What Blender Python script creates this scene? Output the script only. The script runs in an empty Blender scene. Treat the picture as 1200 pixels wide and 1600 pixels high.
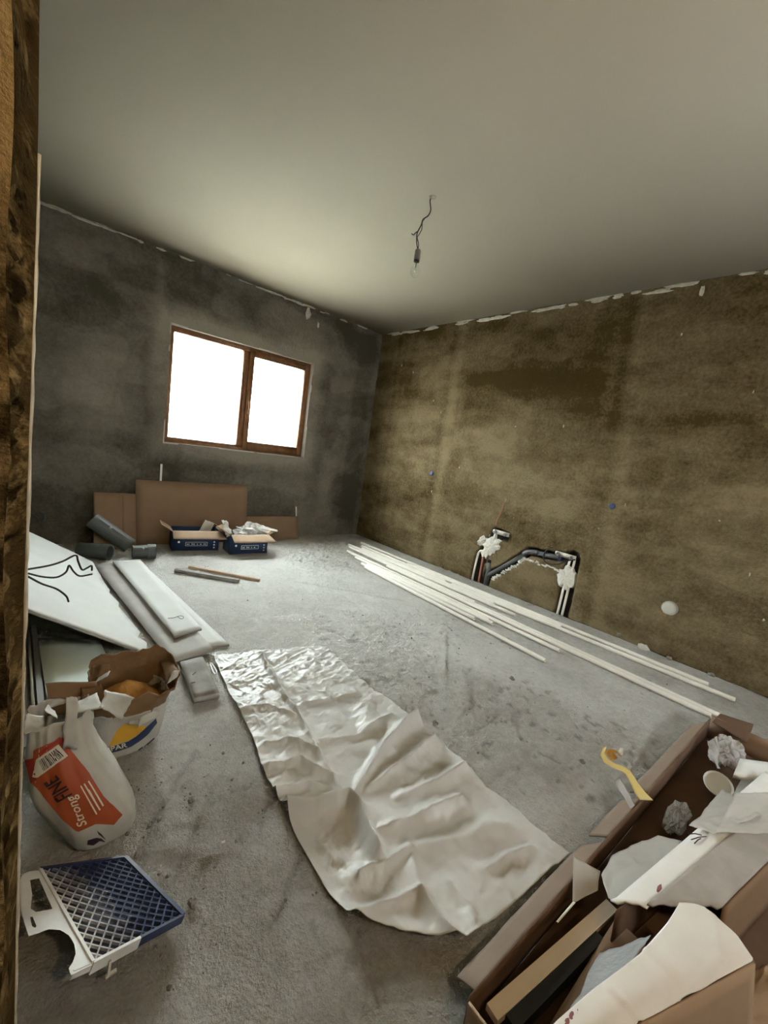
import bpy, math, random
import numpy as np
from mathutils import Vector, Matrix
random.seed(7)
C = bpy.context.scene.collection
scn = bpy.context.scene

# ------------------------------------------------------------------ camera
W, H = 1200, 1600
F_PX, YAW, PITCH, ROLL, CAM_H = 650.934, 0.7391, -0.1441, 0.1418, 1.1572
XR, YW, HC = 3.4906, 4.3219, 2.6          # right wall, window wall, ceiling
XL, XE, YB = -0.05, -0.62, -1.6       # left wall of the room, left wall of the entry, back wall
def cam_axes():
    cy, sy, cp, sp = math.cos(YAW), math.sin(YAW), math.cos(PITCH), math.sin(PITCH)
    f = np.array([sy*cp, cy*cp, sp]); r0 = np.array([cy, -sy, 0.]); u0 = np.cross(r0, f)
    return math.cos(ROLL)*r0+math.sin(ROLL)*u0, -math.sin(ROLL)*r0+math.cos(ROLL)*u0, f
CR, CU, CF = cam_axes()
CO = np.array([0, 0, CAM_H])
cam = bpy.data.cameras.new('camera'); cam_o = bpy.data.objects.new('camera', cam); C.objects.link(cam_o)
cam.sensor_fit = 'VERTICAL'; cam.sensor_height = 36.0; cam.lens = 36.0*F_PX/H
cam.clip_start = 0.01; cam.clip_end = 200
mw = Matrix.Identity(4)
for i in range(3):
    mw[i][0], mw[i][1], mw[i][2], mw[i][3] = CR[i], CU[i], -CF[i], CO[i]
cam_o.matrix_world = mw
scn.camera = cam_o

# ------------------------------------------------------------------ light
WIN = dict(x0=1.059, x1=2.543, z0=0.952, z1=2.011)
BACK = dict(x0=1.98, x1=2.50, z0=1.05, z1=1.72)
wd = bpy.data.worlds.new('overcast_sky'); scn.world = wd; wd.use_nodes = True
bg = wd.node_tree.nodes['Background']
bg.inputs[0].default_value = (0.95, 1.0, 1.0, 1); bg.inputs[1].default_value = 9.0
hb = bpy.data.lights.new('unseen_warm_fill', 'POINT'); hb.energy = 5.5; hb.color = (1.0, .74, .42); hb.shadow_soft_size = .05  # added unseen lamp behind the camera, warms and brightens the jamb
hbo = bpy.data.objects.new('unseen_warm_fill', hb); C.objects.link(hbo); hbo.location = (.40, -.85, 1.95)
scn.view_settings.view_transform = 'Standard'; scn.view_settings.look = 'None'
scn.view_settings.gamma = 1; scn.view_settings.use_curve_mapping = False
scn.view_settings.exposure = 2.45
scn.cycles.max_bounces = 14; scn.cycles.diffuse_bounces = 8; scn.cycles.transparent_max_bounces = 16
scn.cycles.use_denoising = True
scn.cycles.sample_clamp_indirect = 20

# ------------------------------------------------------------------ geometry of sight (true places read off the photo)
def ray(x, y): return CF*F_PX + CR*(x-W/2) - CU*(y-H/2)
def on(x, y, ax, v):
    d = ray(x, y); return CO + d*((v-CO[ax])/d[ax])
def fl(x, y, z=0.0): return on(x, y, 2, z)
def rw(x, y, d=0.0): return on(x, y, 0, XR-d)
def ww(x, y, d=0.0): return on(x, y, 1, YW-d)
def aty(x, y, Y): return on(x, y, 1, Y)

# ------------------------------------------------------------------ noise
_lat = {}
def vn(x, y, seed=0):
    if seed not in _lat: _lat[seed] = np.random.RandomState(seed+11).rand(256, 256)
    L = _lat[seed]; x = np.asarray(x, float); y = np.asarray(y, float)
    ix = np.floor(x).astype(int); iy = np.floor(y).astype(int); fx = x-ix; fy = y-iy
    fx = fx*fx*(3-2*fx); fy = fy*fy*(3-2*fy)
    a = L[ix & 255, iy & 255]; b = L[(ix+1) & 255, iy & 255]; c = L[ix & 255, (iy+1) & 255]; d = L[(ix+1) & 255, (iy+1) & 255]
    return (a*(1-fx)+b*fx)*(1-fy)+(c*(1-fx)+d*fx)*fy
def fbm(x, y, o=4, seed=0):
    s = 0; a = 1; t = 0
    for k in range(o):
        s = s+a*vn(x*2**k+k*17.3, y*2**k+k*9.1, seed+k); t += a; a *= .5
    return s/t
def ridged(x, y, o=3, seed=0):
    s = 0; a = 1; t = 0
    for k in range(o):
        s = s+a*(1-np.abs(2*vn(x*2**k+k*7.7, y*2**k+k*3.1, seed+k)-1)); t += a; a *= .5
    return s/t
def sstep(a, b, x):
    t = np.clip((x-a)/(b-a), 0, 1); return t*t*(3-2*t)

# ------------------------------------------------------------------ materials
def newmat(name):
    m = bpy.data.materials.new(name); m.use_nodes = True
    return m, m.node_tree, m.node_tree.nodes, m.node_tree.links
def simple(name, col, rough=.6, metal=0., bump=0., bscale=60., var=0., vscale=8., spec=.5, trans=0., col2=None):
    m, nt, N, L = newmat(name); b = N['Principled BSDF']
    b.inputs['Base Color'].default_value = (*col, 1); b.inputs['Roughness'].default_value = rough
    b.inputs['Metallic'].default_value = metal; b.inputs['Specular IOR Level'].default_value = spec
    tc = N.new('ShaderNodeTexCoord')
    if var or col2:
        n = N.new('ShaderNodeTexNoise'); n.inputs['Scale'].default_value = vscale; n.inputs['Detail'].default_value = 6
        L.new(tc.outputs['Object'], n.inputs['Vector'])
        mx = N.new('ShaderNodeMix'); mx.data_type = 'RGBA'
        c2 = col2 or tuple(max(0, c*(1-var)) for c in col)
        mx.inputs['A'].default_value = (*col, 1); mx.inputs['B'].default_value = (*c2, 1)
        mr = N.new('ShaderNodeMapRange'); mr.inputs[1].default_value = .35; mr.inputs[2].default_value = .68
        L.new(n.outputs['Fac'], mr.inputs[0]); L.new(mr.outputs[0], mx.inputs['Factor']); L.new(mx.outputs['Result'], b.inputs['Base Color'])
    if bump:
        n2 = N.new('ShaderNodeTexNoise'); n2.inputs['Scale'].default_value = bscale; n2.inputs['Detail'].default_value = 5
        L.new(tc.outputs['Object'], n2.inputs['Vector'])
        bp = N.new('ShaderNodeBump'); bp.inputs['Strength'].default_value = bump; bp.inputs['Distance'].default_value = .01
        L.new(n2.outputs['Fac'], bp.inputs['Height']); L.new(bp.outputs[0], b.inputs['Normal'])
    if trans:
        out = N['Material Output']; t = N.new('ShaderNodeBsdfTranslucent'); t.inputs[0].default_value = (*col, 1)
        ms = N.new('ShaderNodeMixShader'); ms.inputs[0].default_value = trans
        L.new(b.outputs[0], ms.inputs[1]); L.new(t.outputs[0], ms.inputs[2]); L.new(ms.outputs[0], out.inputs[0])
    return m
def film(name, col, clear=.3, rough=.2, trans=.3, bump=.0, bscale=40, spec=.5):
    m = simple(name, col, rough, bump=bump, bscale=bscale, spec=spec, trans=trans)
    nt = m.node_tree; N = nt.nodes; L = nt.links; out = N['Material Output']
    src = out.inputs[0].links[0].from_socket
    tr = N.new('ShaderNodeBsdfTransparent'); ms = N.new('ShaderNodeMixShader'); ms.inputs[0].default_value = clear
    L.new(src, ms.inputs[1]); L.new(tr.outputs[0], ms.inputs[2]); L.new(ms.outputs[0], out.inputs[0])
    return m
def plaster(name, dark, pale, pit, fine=.5, bump=.35, bs=(9, 45, 160), rough=.95, dist=.012, squash=1., spec=.12):
    """three-tone render / screed: vertex attribute t (dark > pale) and p (pits or raw masonry)"""
    m, nt, N, L = newmat(name); b = N['Principled BSDF']; b.inputs['Roughness'].default_value = rough
    b.inputs['Specular IOR Level'].default_value = spec
    tc = N.new('ShaderNodeTexCoord')
    at = N.new('ShaderNodeAttribute'); at.attribute_name = 't'
    ap = N.new('ShaderNodeAttribute'); ap.attribute_name = 'p'
    mp = N.new('ShaderNodeMapping'); mp.inputs['Scale'].default_value = (1, squash, 1); L.new(tc.outputs['Object'], mp.inputs['Vector'])
    ns = []
    for s in bs:
        n = N.new('ShaderNodeTexNoise'); n.inputs['Scale'].default_value = s; n.inputs['Detail'].default_value = 7; n.inputs['Roughness'].default_value = .62
        L.new(mp.outputs['Vector'], n.inputs['Vector']); ns.append(n)
    def math_(op, a, c):
        k = N.new('ShaderNodeMath'); k.operation = op
        for i, v in enumerate((a, c)):
            if isinstance(v, (int, float)): k.inputs[i].default_value = v
            else: L.new(v, k.inputs[i])
        return k.outputs[0]
    v = math_('ADD', at.outputs['Fac'], math_('MULTIPLY', math_('SUBTRACT', ns[0].outputs['Fac'], .5), fine))
    v = math_('ADD', v, math_('MULTIPLY', math_('SUBTRACT', ns[1].outputs['Fac'], .5), fine*1.3))
    v = math_('ADD', v, math_('MULTIPLY', math_('SUBTRACT', ns[2].outputs['Fac'], .5), fine*.6))
    cr = N.new('ShaderNodeMix'); cr.data_type = 'RGBA'; cr.clamp_factor = True
    cr.inputs['A'].default_value = (*dark, 1); cr.inputs['B'].default_value = (*pale, 1); L.new(v, cr.inputs['Factor'])
    c2 = N.new('ShaderNodeMix'); c2.data_type = 'RGBA'; L.new(ap.outputs['Fac'], c2.inputs['Factor'])
    L.new(cr.outputs['Result'], c2.inputs['A']); c2.inputs['B'].default_value = (*pit, 1)
    L.new(c2.outputs['Result'], b.inputs['Base Color'])
    h = math_('ADD', math_('MULTIPLY', ns[1].outputs['Fac'], 1.0), math_('MULTIPLY', ns[2].outputs['Fac'], .5))
    bp = N.new('ShaderNodeBump'); bp.inputs['Strength'].default_value = bump; bp.inputs['Distance'].default_value = dist
    L.new(h, bp.inputs['Height']); L.new(bp.outputs[0], b.inputs['Normal'])
    return m
M = {}
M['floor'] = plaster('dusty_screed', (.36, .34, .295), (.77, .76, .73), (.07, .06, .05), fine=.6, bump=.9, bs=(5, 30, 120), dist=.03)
M['wall_r'] = plaster('brown_lime_plaster', (.072, .047, .015), (.255, .20, .115), (.04, .034, .028), fine=.9, bump=.9)
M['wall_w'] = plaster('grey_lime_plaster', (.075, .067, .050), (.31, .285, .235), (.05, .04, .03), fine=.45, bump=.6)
M['wall_o'] = plaster('tan_lime_plaster', (.12, .078, .034), (.78, .54, .24), (.026, .017, .009), fine=1.0, bump=1.0, bs=(45, 120, 300), dist=.02, squash=.2, spec=0.)
M['ceiling'] = simple('white_gypsum_ceiling', (.54, .495, .395), .9, bump=.04, bscale=90, var=.05, vscale=1.3)
M['reveal'] = simple('smooth_white_plaster', (.62, .6, .54), .9, bump=.1, bscale=60, var=.2)
M['dab'] = simple('pale_filler', (.62, .59, .5), .95, bump=.4, bscale=60, var=.25, vscale=30)
M['lump'] = simple('white_plaster', (.80, .78, .72), .95, bump=.6, bscale=60, var=.15, vscale=25)
M['bead'] = simple('zinc_bead', (.72, .68, .58), .5, metal=.3, bump=.2, bscale=90, var=.3, vscale=40)
M['frame'] = simple('walnut_window_foil', (.26, .12, .05), .35, var=.35, vscale=20)
M['gasket'] = simple('black_gasket', (.02, .02, .02), .6)
M['pboard'] = simple('plasterboard_paper', (.66, .67, .65), .85, bump=.05, bscale=120, var=.08, vscale=5)
M['pboard_grey'] = simple('plasterboard_back_paper', (.47, .455, .425), .85, bump=.08, bscale=80, var=.15, vscale=7)
M['pboard_green'] = simple('green_plasterboard', (.74, .84, .79), .85, var=.04)
M['gypsum'] = simple('gypsum_core', (.42, .41, .39), .95, bump=.3, bscale=150)
M['wood_grey'] = simple('dusty_chipboard', (.33, .31, .285), .85, bump=.12, bscale=60, var=.35, vscale=14)
M['zinc'] = simple('galvanised_steel', (.5, .5, .49), .4, metal=.8, var=.2)
M['pvc'] = simple('white_pvc', (.90, .875, .80), .35, var=.06, vscale=15)
M['grey_pipe'] = simple('grey_drain_plastic', (.10, .105, .11), .4)
M['dark_pipe'] = simple('dark_green_grey_plastic', (.085, .10, .095), .45)
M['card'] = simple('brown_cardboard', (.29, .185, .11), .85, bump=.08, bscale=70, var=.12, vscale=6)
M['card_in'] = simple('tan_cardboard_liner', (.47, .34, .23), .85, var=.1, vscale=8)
M['card_shade_flap'] = simple('shade_band_cardboard', (.27, .195, .145), .85, bump=.1, bscale=70, var=.15, vscale=6)
M['card_shaded'] = simple('shaded_brown_cardboard', (.15, .085, .05), .85, var=.2, vscale=8)  # darker copy of the brown card, shade put into the carton faces
M['card_white'] = simple('white_coated_cardboard', (.91, .89, .86), .6, bump=.06, bscale=25, var=.08, vscale=10)
M['card_grey'] = simple('shade_grey_cardboard', (.47, .44, .405), .75, bump=.12, bscale=40, var=.22, vscale=12)  # greyed white: shade of the white carton's top put into the colour
M['blue_box'] = simple('dark_blue_print', (.02, .05, .13), .5, var=.3, vscale=20)
M['white_print'] = simple('white_print', (.8, .8, .78), .6)
M['black'] = simple('black_plastic', (.015, .016, .017), .45)
M['wire'] = simple('black_cable', (.015, .013, .012), .5)
M['red'] = simple('red_pipe', (.42, .16, .10), .5)
M['bag_white'] = simple('white_sack_paper', (.56, .545, .49), .55, bump=.25, bscale=22, var=.25, vscale=10)
M['kraft'] = simple('kraft_paper', (.33, .20, .10), .8, bump=.35, bscale=28, var=.3, vscale=14, trans=.25)
M['powder'] = simple('ochre_powder', (.62, .34, .10), .95, bump=.5, bscale=60, var=.2)
M['orange'] = simple('orange_red_print', (.44, .085, .022), .55, var=.15, vscale=14)
M['red_print'] = simple('red_print', (.36, .03, .02), .55)
M['label'] = simple('cream_label', (.68, .64, .54), .6)
M['ink'] = simple('dark_ink', (.035, .02, .03), .6)
M['pale_ink'] = simple('cream_ink', (.82, .72, .58), .6)
M['yellow'] = simple('yellow_print', (.78, .43, .04), .55, var=.15, vscale=20)
M['blue_print'] = simple('navy_print', (.02, .045, .12), .55)
M['grid_white'] = simple('white_tray_plastic', (.74, .75, .74), .45, var=.12, vscale=25)
M['grid_blue'] = simple('blue_tray_paint', (.03, .047, .12), .4, var=.4, vscale=20)
M['grid_under'] = simple('dark_blue_underside', (.022, .03, .06), .6)
M['sheet'] = film('milky_plastic_sheet', (.83, .83, .81), clear=.14, rough=.3, trans=.25, bump=.25, bscale=45, spec=.45)
M['film'] = film('milky_packing_film', (.80, .79, .76), clear=.25, rough=.25, trans=.35, bump=.2, bscale=40)
M['clear'] = film('clear_packing_film', (.75, .74, .74), clear=.55, rough=.12, trans=.2, bump=.2, bscale=60, spec=.9)
M['bubble'] = film('bubble_film', (.72, .76, .78), clear=.35, rough=.2, trans=.3, bump=.6, bscale=110, spec=.8)
M['foam'] = simple('white_foam', (.82, .84, .83), .7, bump=.1, bscale=150)
M['tape'] = simple('yellow_tape', (.86, .70, .28), .35, trans=.12)
M['amber'] = simple('amber_tape_roll', (.62, .32, .04), .3, trans=.4)
M['blue_plug'] = simple('blue_plug', (.03, .05, .14), .4)
M['cap'] = simple('white_cap', (.62, .62, .55), .4, var=.1)
M['concrete_bit'] = simple('concrete_crumb', (.30, .285, .25), .95, var=.4, vscale=30)
M['socket'] = simple('grey_lampholder', (.16, .155, .135), .5)
M['roof'] = simple('neighbour_roof', (.45, .40, .36), .8)
M['house'] = simple('neighbour_wall', (.75, .73, .68), .8)
M['ground'] = simple('yard_ground', (.45, .44, .40), .9, var=.15, vscale=2)
M['red_mark'] = simple('red_stamp', (.36, .15, .16), .7, var=.4, vscale=60)
M['lath'] = simple('pale_beige_lath', (.74, .63, .50), .7, var=.08, vscale=12)
def glassmat(name, thin=True):
    m, nt, N, L = newmat(name); out = N['Material Output']; N.remove(N['Principled BSDF'])
    t = N.new('ShaderNodeBsdfTransparent'); t.inputs[0].default_value = (.96, .98, .97, 1)
    g = N.new('ShaderNodeBsdfGlossy'); g.inputs['Roughness'].default_value = .02
    ms = N.new('ShaderNodeMixShader'); ms.inputs[0].default_value = .05; L.new(t.outputs[0], ms.inputs[1]); L.new(g.outputs[0], ms.inputs[2]); L.new(ms.outputs[0], out.inputs[0])
    return m
M['pane'] = glassmat('window_glass'); M['bulb'] = glassmat('bulb_glass')

# ------------------------------------------------------------------ mesh helpers
def tag(o, label=None, cat=None, group=None, kind=None):
    if label: o['label'] = label
    if cat: o['category'] = cat
    if group: o['group'] = group
    if kind: o['kind'] = kind
    return o
def root_off(p):
    v = Vector((0, 0, 0))
    while p is not None: v += p.location; p = p.parent
    return np.array(v)
def mk(name, V, F, mat, parent=None, smooth=False, attrs=None, kind=None, label=None):
    V = np.asarray(V, float).reshape(-1, 3)
    off = root_off(parent)
    me = bpy.data.meshes.new(name)
    Fn = np.asarray(F) if not isinstance(F, list) else None
    if Fn is not None and Fn.ndim == 2:
        n, k = Fn.shape
        me.vertices.add(len(V)); me.vertices.foreach_set('co', (V-off).ravel())
        me.loops.add(n*k); me.loops.foreach_set('vertex_index', Fn.ravel().astype(np.int32))
        me.polygons.add(n); me.polygons.foreach_set('loop_start', np.arange(0, n*k, k, dtype=np.int32))
        me.update(calc_edges=True); me.validate()
    else:
        me.from_pydata([tuple(v) for v in (V-off)], [], [tuple(int(i) for i in f) for f in F]); me.update()
    if attrs:
        for k, a in attrs.items():
            at = me.attributes.new(k, 'FLOAT', 'POINT'); at.data.foreach_set('value', np.asarray(a, np.float32).ravel())
    for mm in (mat if isinstance(mat, (list, tuple)) else [mat]): me.materials.append(mm)
    if smooth: me.polygons.foreach_set('use_smooth', [True]*len(me.polygons))
    o = bpy.data.objects.new(name, me); C.objects.link(o)
    if parent is not None: o.parent = parent
    if kind: o['kind'] = kind
    if label: o['label'] = label
    return o
def single(name, V, F, mat, label, cat, group=None, **k):
    """a thing that is one mesh; its origin goes to the middle of its base"""
    V = np.asarray(V, float).reshape(-1, 3)
    c = np.array([(V[:, 0].min()+V[:, 0].max())/2, (V[:, 1].min()+V[:, 1].max())/2, V[:, 2].min()])
    o = mk(name, V-c, F, mat, **k); o.location = c
    return tag(o, label, cat, group)
def thing(name, label, cat, loc, group=None):
    o = bpy.data.objects.new(name, None); C.objects.link(o); o.location = tuple(loc); o.empty_display_size = .05
    return tag(o, label, cat, group)
def gridF(nv, nu, off=0, flip=False):
    i = np.arange(nv-1)[:, None]*nu+np.arange(nu-1)[None, :]
    f = np.stack([i, i+1, i+nu+1, i+nu], -1).reshape(-1, 4)+off
    return f[:, ::-1] if flip else f
def thick(P, th):
    """closed sheet from a grid of top points; thickness goes against the normal"""
    P = np.asarray(P, float); nv, nu = P.shape[:2]
    du = np.gradient(P, axis=1); dv = np.gradient(P, axis=0); n = np.cross(du, dv)
    n /= np.maximum(np.linalg.norm(n, axis=2, keepdims=True), 1e-9)
    Q = P-n*th; V = np.concatenate([P.reshape(-1, 3), Q.reshape(-1, 3)]); k = nv*nu
    F = [gridF(nv, nu), gridF(nv, nu, k, True)]
    idx = np.arange(k).reshape(nv, nu)
    b = np.concatenate([idx[0, :-1], idx[:-1, -1], idx[-1, :0:-1], idx[:0:-1, 0]])
    b2 = np.roll(b, -1)
    F.append(np.stack([b, b+k, b2+k, b2], -1))
    return V, np.concatenate(F)
def bil(c, nu, nv):
    a, b, d, e = [np.asarray(q, float) for q in c]       # P00 P10 P11 P01
    u = np.linspace(0, 1, nu)[None, :, None]; v = np.linspace(0, 1, nv)[:, None, None]
    return (a*(1-u)+b*u)*(1-v)+(e*(1-u)+d*u)*v
def loft(A, B, nu, nv):
    """grid between two polylines"""
    def rs(P, n):
        P = np.asarray(P, float); s = np.r_[0, np.cumsum(np.linalg.norm(np.diff(P, axis=0), axis=1))]; s /= s[-1]
        t = np.linspace(0, 1, n); return np.stack([np.interp(t, s, P[:, k]) for k in range(3)], 1)
    a = rs(A, nv)[:, None, :]; b = rs(B, nv)[:, None, :]; u = np.linspace(0, 1, nu)[None, :, None]
    return a*(1-u)+b*u
def crumple(P, amp, sc, seed, ridge=.6, flat_edge=False):
    P = np.array(P, float); nv, nu = P.shape[:2]
    du = np.gradient(P, axis=1); dv = np.gradient(P, axis=0); n = np.cross(du, dv); n /= np.maximum(np.linalg.norm(n, axis=2, keepdims=True), 1e-9)
    ul = np.cumsum(np.linalg.norm(du, axis=2), 1); vl = np.cumsum(np.linalg.norm(dv, axis=2), 0)
    h = ridge*(ridged(ul*sc, vl*sc, 3, seed)-.6)+(1-ridge)*(fbm(ul*sc*.6, vl*sc*.6, 3, seed+40)-.5)
    w = 1.0
    if flat_edge:
        u = np.linspace(0, 1, nu)[None, :]; v = np.linspace(0, 1, nv)[:, None]
        w = np.minimum(1, 8*np.minimum(np.minimum(u, 1-u), np.minimum(v, 1-v)))+.15
    P = P+n*(h*amp*2*w)[..., None]
    j = (fbm(ul*sc*1.3+9, vl*sc*1.3, 2, seed+80)-.5)*amp
    P[..., 0] += j; P[..., 1] -= j*.7
    return P
def ragged(P, amp, seed, sides='uv'):
    """torn edges: shift the border rows of a grid along the sheet"""
    P = np.array(P, float); nv, nu = P.shape[:2]; R = np.random.RandomState(seed)
    def sm(n): return np.interp(np.arange(n), np.linspace(0, n-1, max(4, n//2)), R.rand(max(4, n//2)))*amp
    if '0' in sides: d = P[0]-P[1]; d /= np.linalg.norm(d, axis=1, keepdims=True)+1e-9; P[0] += d*sm(nu)[:, None]
    if '1' in sides: d = P[-1]-P[-2]; d /= np.linalg.norm(d, axis=1, keepdims=True)+1e-9; P[-1] += d*sm(nu)[:, None]
    if 'l' in sides: d = P[:, 0]-P[:, 1]; d /= np.linalg.norm(d, axis=1, keepdims=True)+1e-9; P[:, 0] += d*sm(nv)[:, None]
    if 'r' in sides: d = P[:, -1]-P[:, -2]; d /= np.linalg.norm(d, axis=1, keepdims=True)+1e-9; P[:, -1] += d*sm(nv)[:, None]
    return P
def boxVF(lo, hi, rot=0., at=None):
    x0, y0, z0 = lo; x1, y1, z1 = hi
    V = np.array([(x0, y0, z0), (x1, y0, z0), (x1, y1, z0), (x0, y1, z0), (x0, y0, z1), (x1, y0, z1), (x1, y1, z1), (x0, y1, z1)], float)
    if rot:
        c, s = math.cos(rot), math.sin(rot); V[:, :2] = V[:, :2] @ np.array([[c, s], [-s, c]])
    if at is not None: V += np.asarray(at, float)
    F = np.array([(0, 3, 2, 1), (4, 5, 6, 7), (0, 1, 5, 4), (1, 2, 6, 5), (2, 3, 7, 6), (3, 0, 4, 7)])
    return V, F
def join(*vf):
    Vs, Fs, k = [], [], 0
    for V, F in vf:
        V = np.asarray(V, float).reshape(-1, 3); Vs.append(V)
        Fs += [tuple(int(i)+k for i in f) for f in F]; k += len(V)
    return np.concatenate(Vs), Fs
def smoothline(P, n=6):
    P = np.asarray(P, float); Q = np.vstack([2*P[0]-P[1], P, 2*P[-1]-P[-2]]); out = []
    for i in range(1, len(Q)-2):
        for t in np.linspace(0, 1, n, endpoint=False):
            a, b, c, d = Q[i-1], Q[i], Q[i+1], Q[i+2]
            out.append(.5*((2*b)+(-a+c)*t+(2*a-5*b+4*c-d)*t*t+(-a+3*b-3*c+d)*t**3))
    out.append(P[-1]); return np.array(out)
def tubeVF(P, r, seg=8, caps=True, inner=None):
    P = np.asarray(P, float); n = len(P); T = np.gradient(P, axis=0); T /= np.linalg.norm(T, axis=1, keepdims=True)
    a = np.array([0, 0, 1.]) if abs(T[0][2]) < .9 else np.array([1., 0, 0])
    r = np.full(n, r) if np.isscalar(r) else np.asarray(r)
    nrm = np.cross(T[0], a); nrm /= np.linalg.norm(nrm); V = []
    for i in range(n):
        nrm = nrm-T[i]*(nrm@T[i]); nrm /= np.linalg.norm(nrm); bn = np.cross(T[i], nrm)
        for k in range(seg):
            t = 2*math.pi*k/seg; V.append(P[i]+r[i]*(math.cos(t)*nrm+math.sin(t)*bn))
    F = []
    for i in range(n-1):
        for k in range(seg):
            F.append((i*seg+k, i*seg+(k+1) % seg, (i+1)*seg+(k+1) % seg, (i+1)*seg+k))
    if caps: F += [tuple(range(seg))[::-1], tuple((n-1)*seg+k for k in range(seg))]
    return np.array(V), F
def hollowVF(P, r, ri, seg=12):
    """pipe with open ends and a wall"""
    a, fa = tubeVF(P, r, seg, False); b, fb = tubeVF(P, ri, seg, False); k = len(a); n = len(P)
    F = list(fa)+[tuple(i+k for i in f[::-1]) for f in fb]
    for e, fl_ in ((0, False), ((n-1)*seg, True)):
        for j in range(seg):
            q = (e+j, e+k+j, e+k+(j+1) % seg, e+(j+1) % seg); F.append(q[::-1] if fl_ else q)
    return np.concatenate([a, b]), F
def latheVF(prof, at, seg=20, axis=None):
    prof = [(max(r, 1e-4), z) for r, z in prof]; V = []
    for r, z in prof:
        for k in range(seg):
            t = 2*math.pi*k/seg; V.append((r*math.cos(t), r*math.sin(t), z))
    V = np.array(V)
    if axis is not None:
        q = Vector((0, 0, 1)).rotation_difference(Vector(axis)).to_matrix(); V = V @ np.array(q).T
    F = []
    for i in range(len(prof)-1):
        for k in range(seg): F.append((i*seg+k, i*seg+(k+1) % seg, (i+1)*seg+(k+1) % seg, (i+1)*seg+k))
    F += [tuple(range(seg))[::-1], tuple((len(prof)-1)*seg+k for k in range(seg))]
    return V+np.asarray(at, float), F
def barVF(a, b, w, h, up=(0, 0, 1)):
    """rectangular bar from a to b; a and b are on its centre line"""
    a = np.asarray(a, float); b = np.asarray(b, float); d = b-a; d /= np.linalg.norm(d)
    s = np.cross(d, up); s /= np.linalg.norm(s); u = np.cross(s, d)
    V = [e+s*x*w/2+u*y*h/2 for e in (a, b) for x, y in ((-1, -1), (1, -1), (1, 1), (-1, 1))]
    return np.array(V), [(0, 1, 2, 3), (7, 6, 5, 4), (0, 4, 5, 1), (1, 5, 6, 2), (2, 6, 7, 3), (3, 7, 4, 0)]
def blobVF(c, r, seed, nu=9, nv=6, amp=.35):
    R = np.random.RandomState(seed); V = []
    for i in range(nv+1):
        ph = math.pi*i/nv
        for k in range(nu):
            t = 2*math.pi*k/nu; s = 1+amp*(R.rand()-.5)*(0 < i < nv)
            V.append((c[0]+r[0]*s*math.sin(ph)*math.cos(t), c[1]+r[1]*s*math.sin(ph)*math.sin(t), c[2]+r[2]*s*math.cos(ph)))
    F = [(i*nu+k, (i+1)*nu+k, (i+1)*nu+(k+1) % nu, i*nu+(k+1) % nu) for i in range(nv) for k in range(nu)]
    return np.array(V), F
def textVF(s, bold=0.0):
    cu = bpy.data.curves.new('lettering', 'FONT'); cu.body = s; cu.size = 1; cu.offset = bold; cu.resolution_u = 3; cu.align_x = 'LEFT'
    o = bpy.data.objects.new('lettering', cu); C.objects.link(o)
    dg = bpy.context.evaluated_depsgraph_get(); me = bpy.data.meshes.new_from_object(o.evaluated_get(dg))
    V = np.array([v.co[:] for v in me.vertices]); F = [tuple(p.vertices) for p in me.polygons]
    bpy.data.objects.remove(o); bpy.data.curves.remove(cu); bpy.data.meshes.remove(me)
    V[:, 0] -= V[:, 0].min(); V[:, 1] -= V[:, 1].min(); V[:, 0] /= V[:, 0].max(); V[:, 1] /= V[:, 1].max()
    return V[:, :2], F

# ================================================================== SHELL
def wall_grid(name, ys, zs, pos, mat, tfun, dfun, pfun=None, holes=None, flip=False):
    """front face of a wall as a grid; pos(a, b, depth) > xyz"""
    A, B = np.meshgrid(ys, zs); d = dfun(A, B); V = pos(A, B, d)
    nv, nu = A.shape; F = gridF(nv, nu, 0, flip)
    if holes:
        ca = A.ravel()[F].mean(1); cb = B.ravel()[F].mean(1)
        k = (ca > holes[0]) & (ca < holes[1]) & (cb > holes[2]) & (cb < holes[3]); F = F[~k]
    p = pfun(A, B) if pfun else np.zeros_like(A)
    o = mk(name, V.reshape(-1, 3), F, mat, smooth=True, attrs={'t': tfun(A, B), 'p': p})
    return tag(o, kind='structure')
def backing(name, parent, boxes, mat):
    for lo, hi in boxes:
        V, F = boxVF(lo, hi); mk(name, V, F, mat, parent, attrs={'t': np.full(8, .4), 'p': np.zeros(8)})
# ---- floor
xs = np.arange(XE, XR+.001, .0135); ys = np.arange(YB, YW+.02, .0135)
X, Y = np.meshgrid(xs, ys)
rough = sstep(.62, .35, fbm(X*1.1, Y*1.1, 3, 3)) * .7+.15
rough = np.clip(rough+.9*np.exp(-(((X-.42)/.16)**2+((Y-1.05)/.22)**2))+.5*np.exp(-(((X-1.9)/.35)**2+((Y-.95)/.5)**2))+.5*np.exp(-(((X-.75)/.4)**2+((Y-.62)/.3)**2)), 0, 1.4)
Z = (fbm(X*2, Y*2, 3, 5)-.5)*.010
ca, sa = math.cos(.9), math.sin(.9); U_ = X*ca+Y*sa; V_ = -X*sa+Y*ca
scr = ridged(U_*4, V_*22, 3, 21)
cl = fbm(X*22, Y*22, 3, 31)
Z = Z+rough*((scr-.6)*.018+np.clip(cl-.55, 0, 1)*.050-np.clip(.40-cl, 0, 1)*.04)+(fbm(X*40, Y*40, 2, 35)-.5)*.003
Z = np.clip(Z, -.02, .012)
near_stuff = np.zeros_like(Z)
pit = sstep(.70, .78, fbm(X*22+4, Y*26, 3, 51))*sstep(.4, .75, rough)*.4
pit = np.maximum(pit, sstep(.76, .82, fbm(U_*24+4, V_*12, 3, 57))*.5*(X > 1.3)*(Y < 2.4)*sstep(.45, .6, fbm(X*2, Y*2, 2, 58)))
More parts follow.
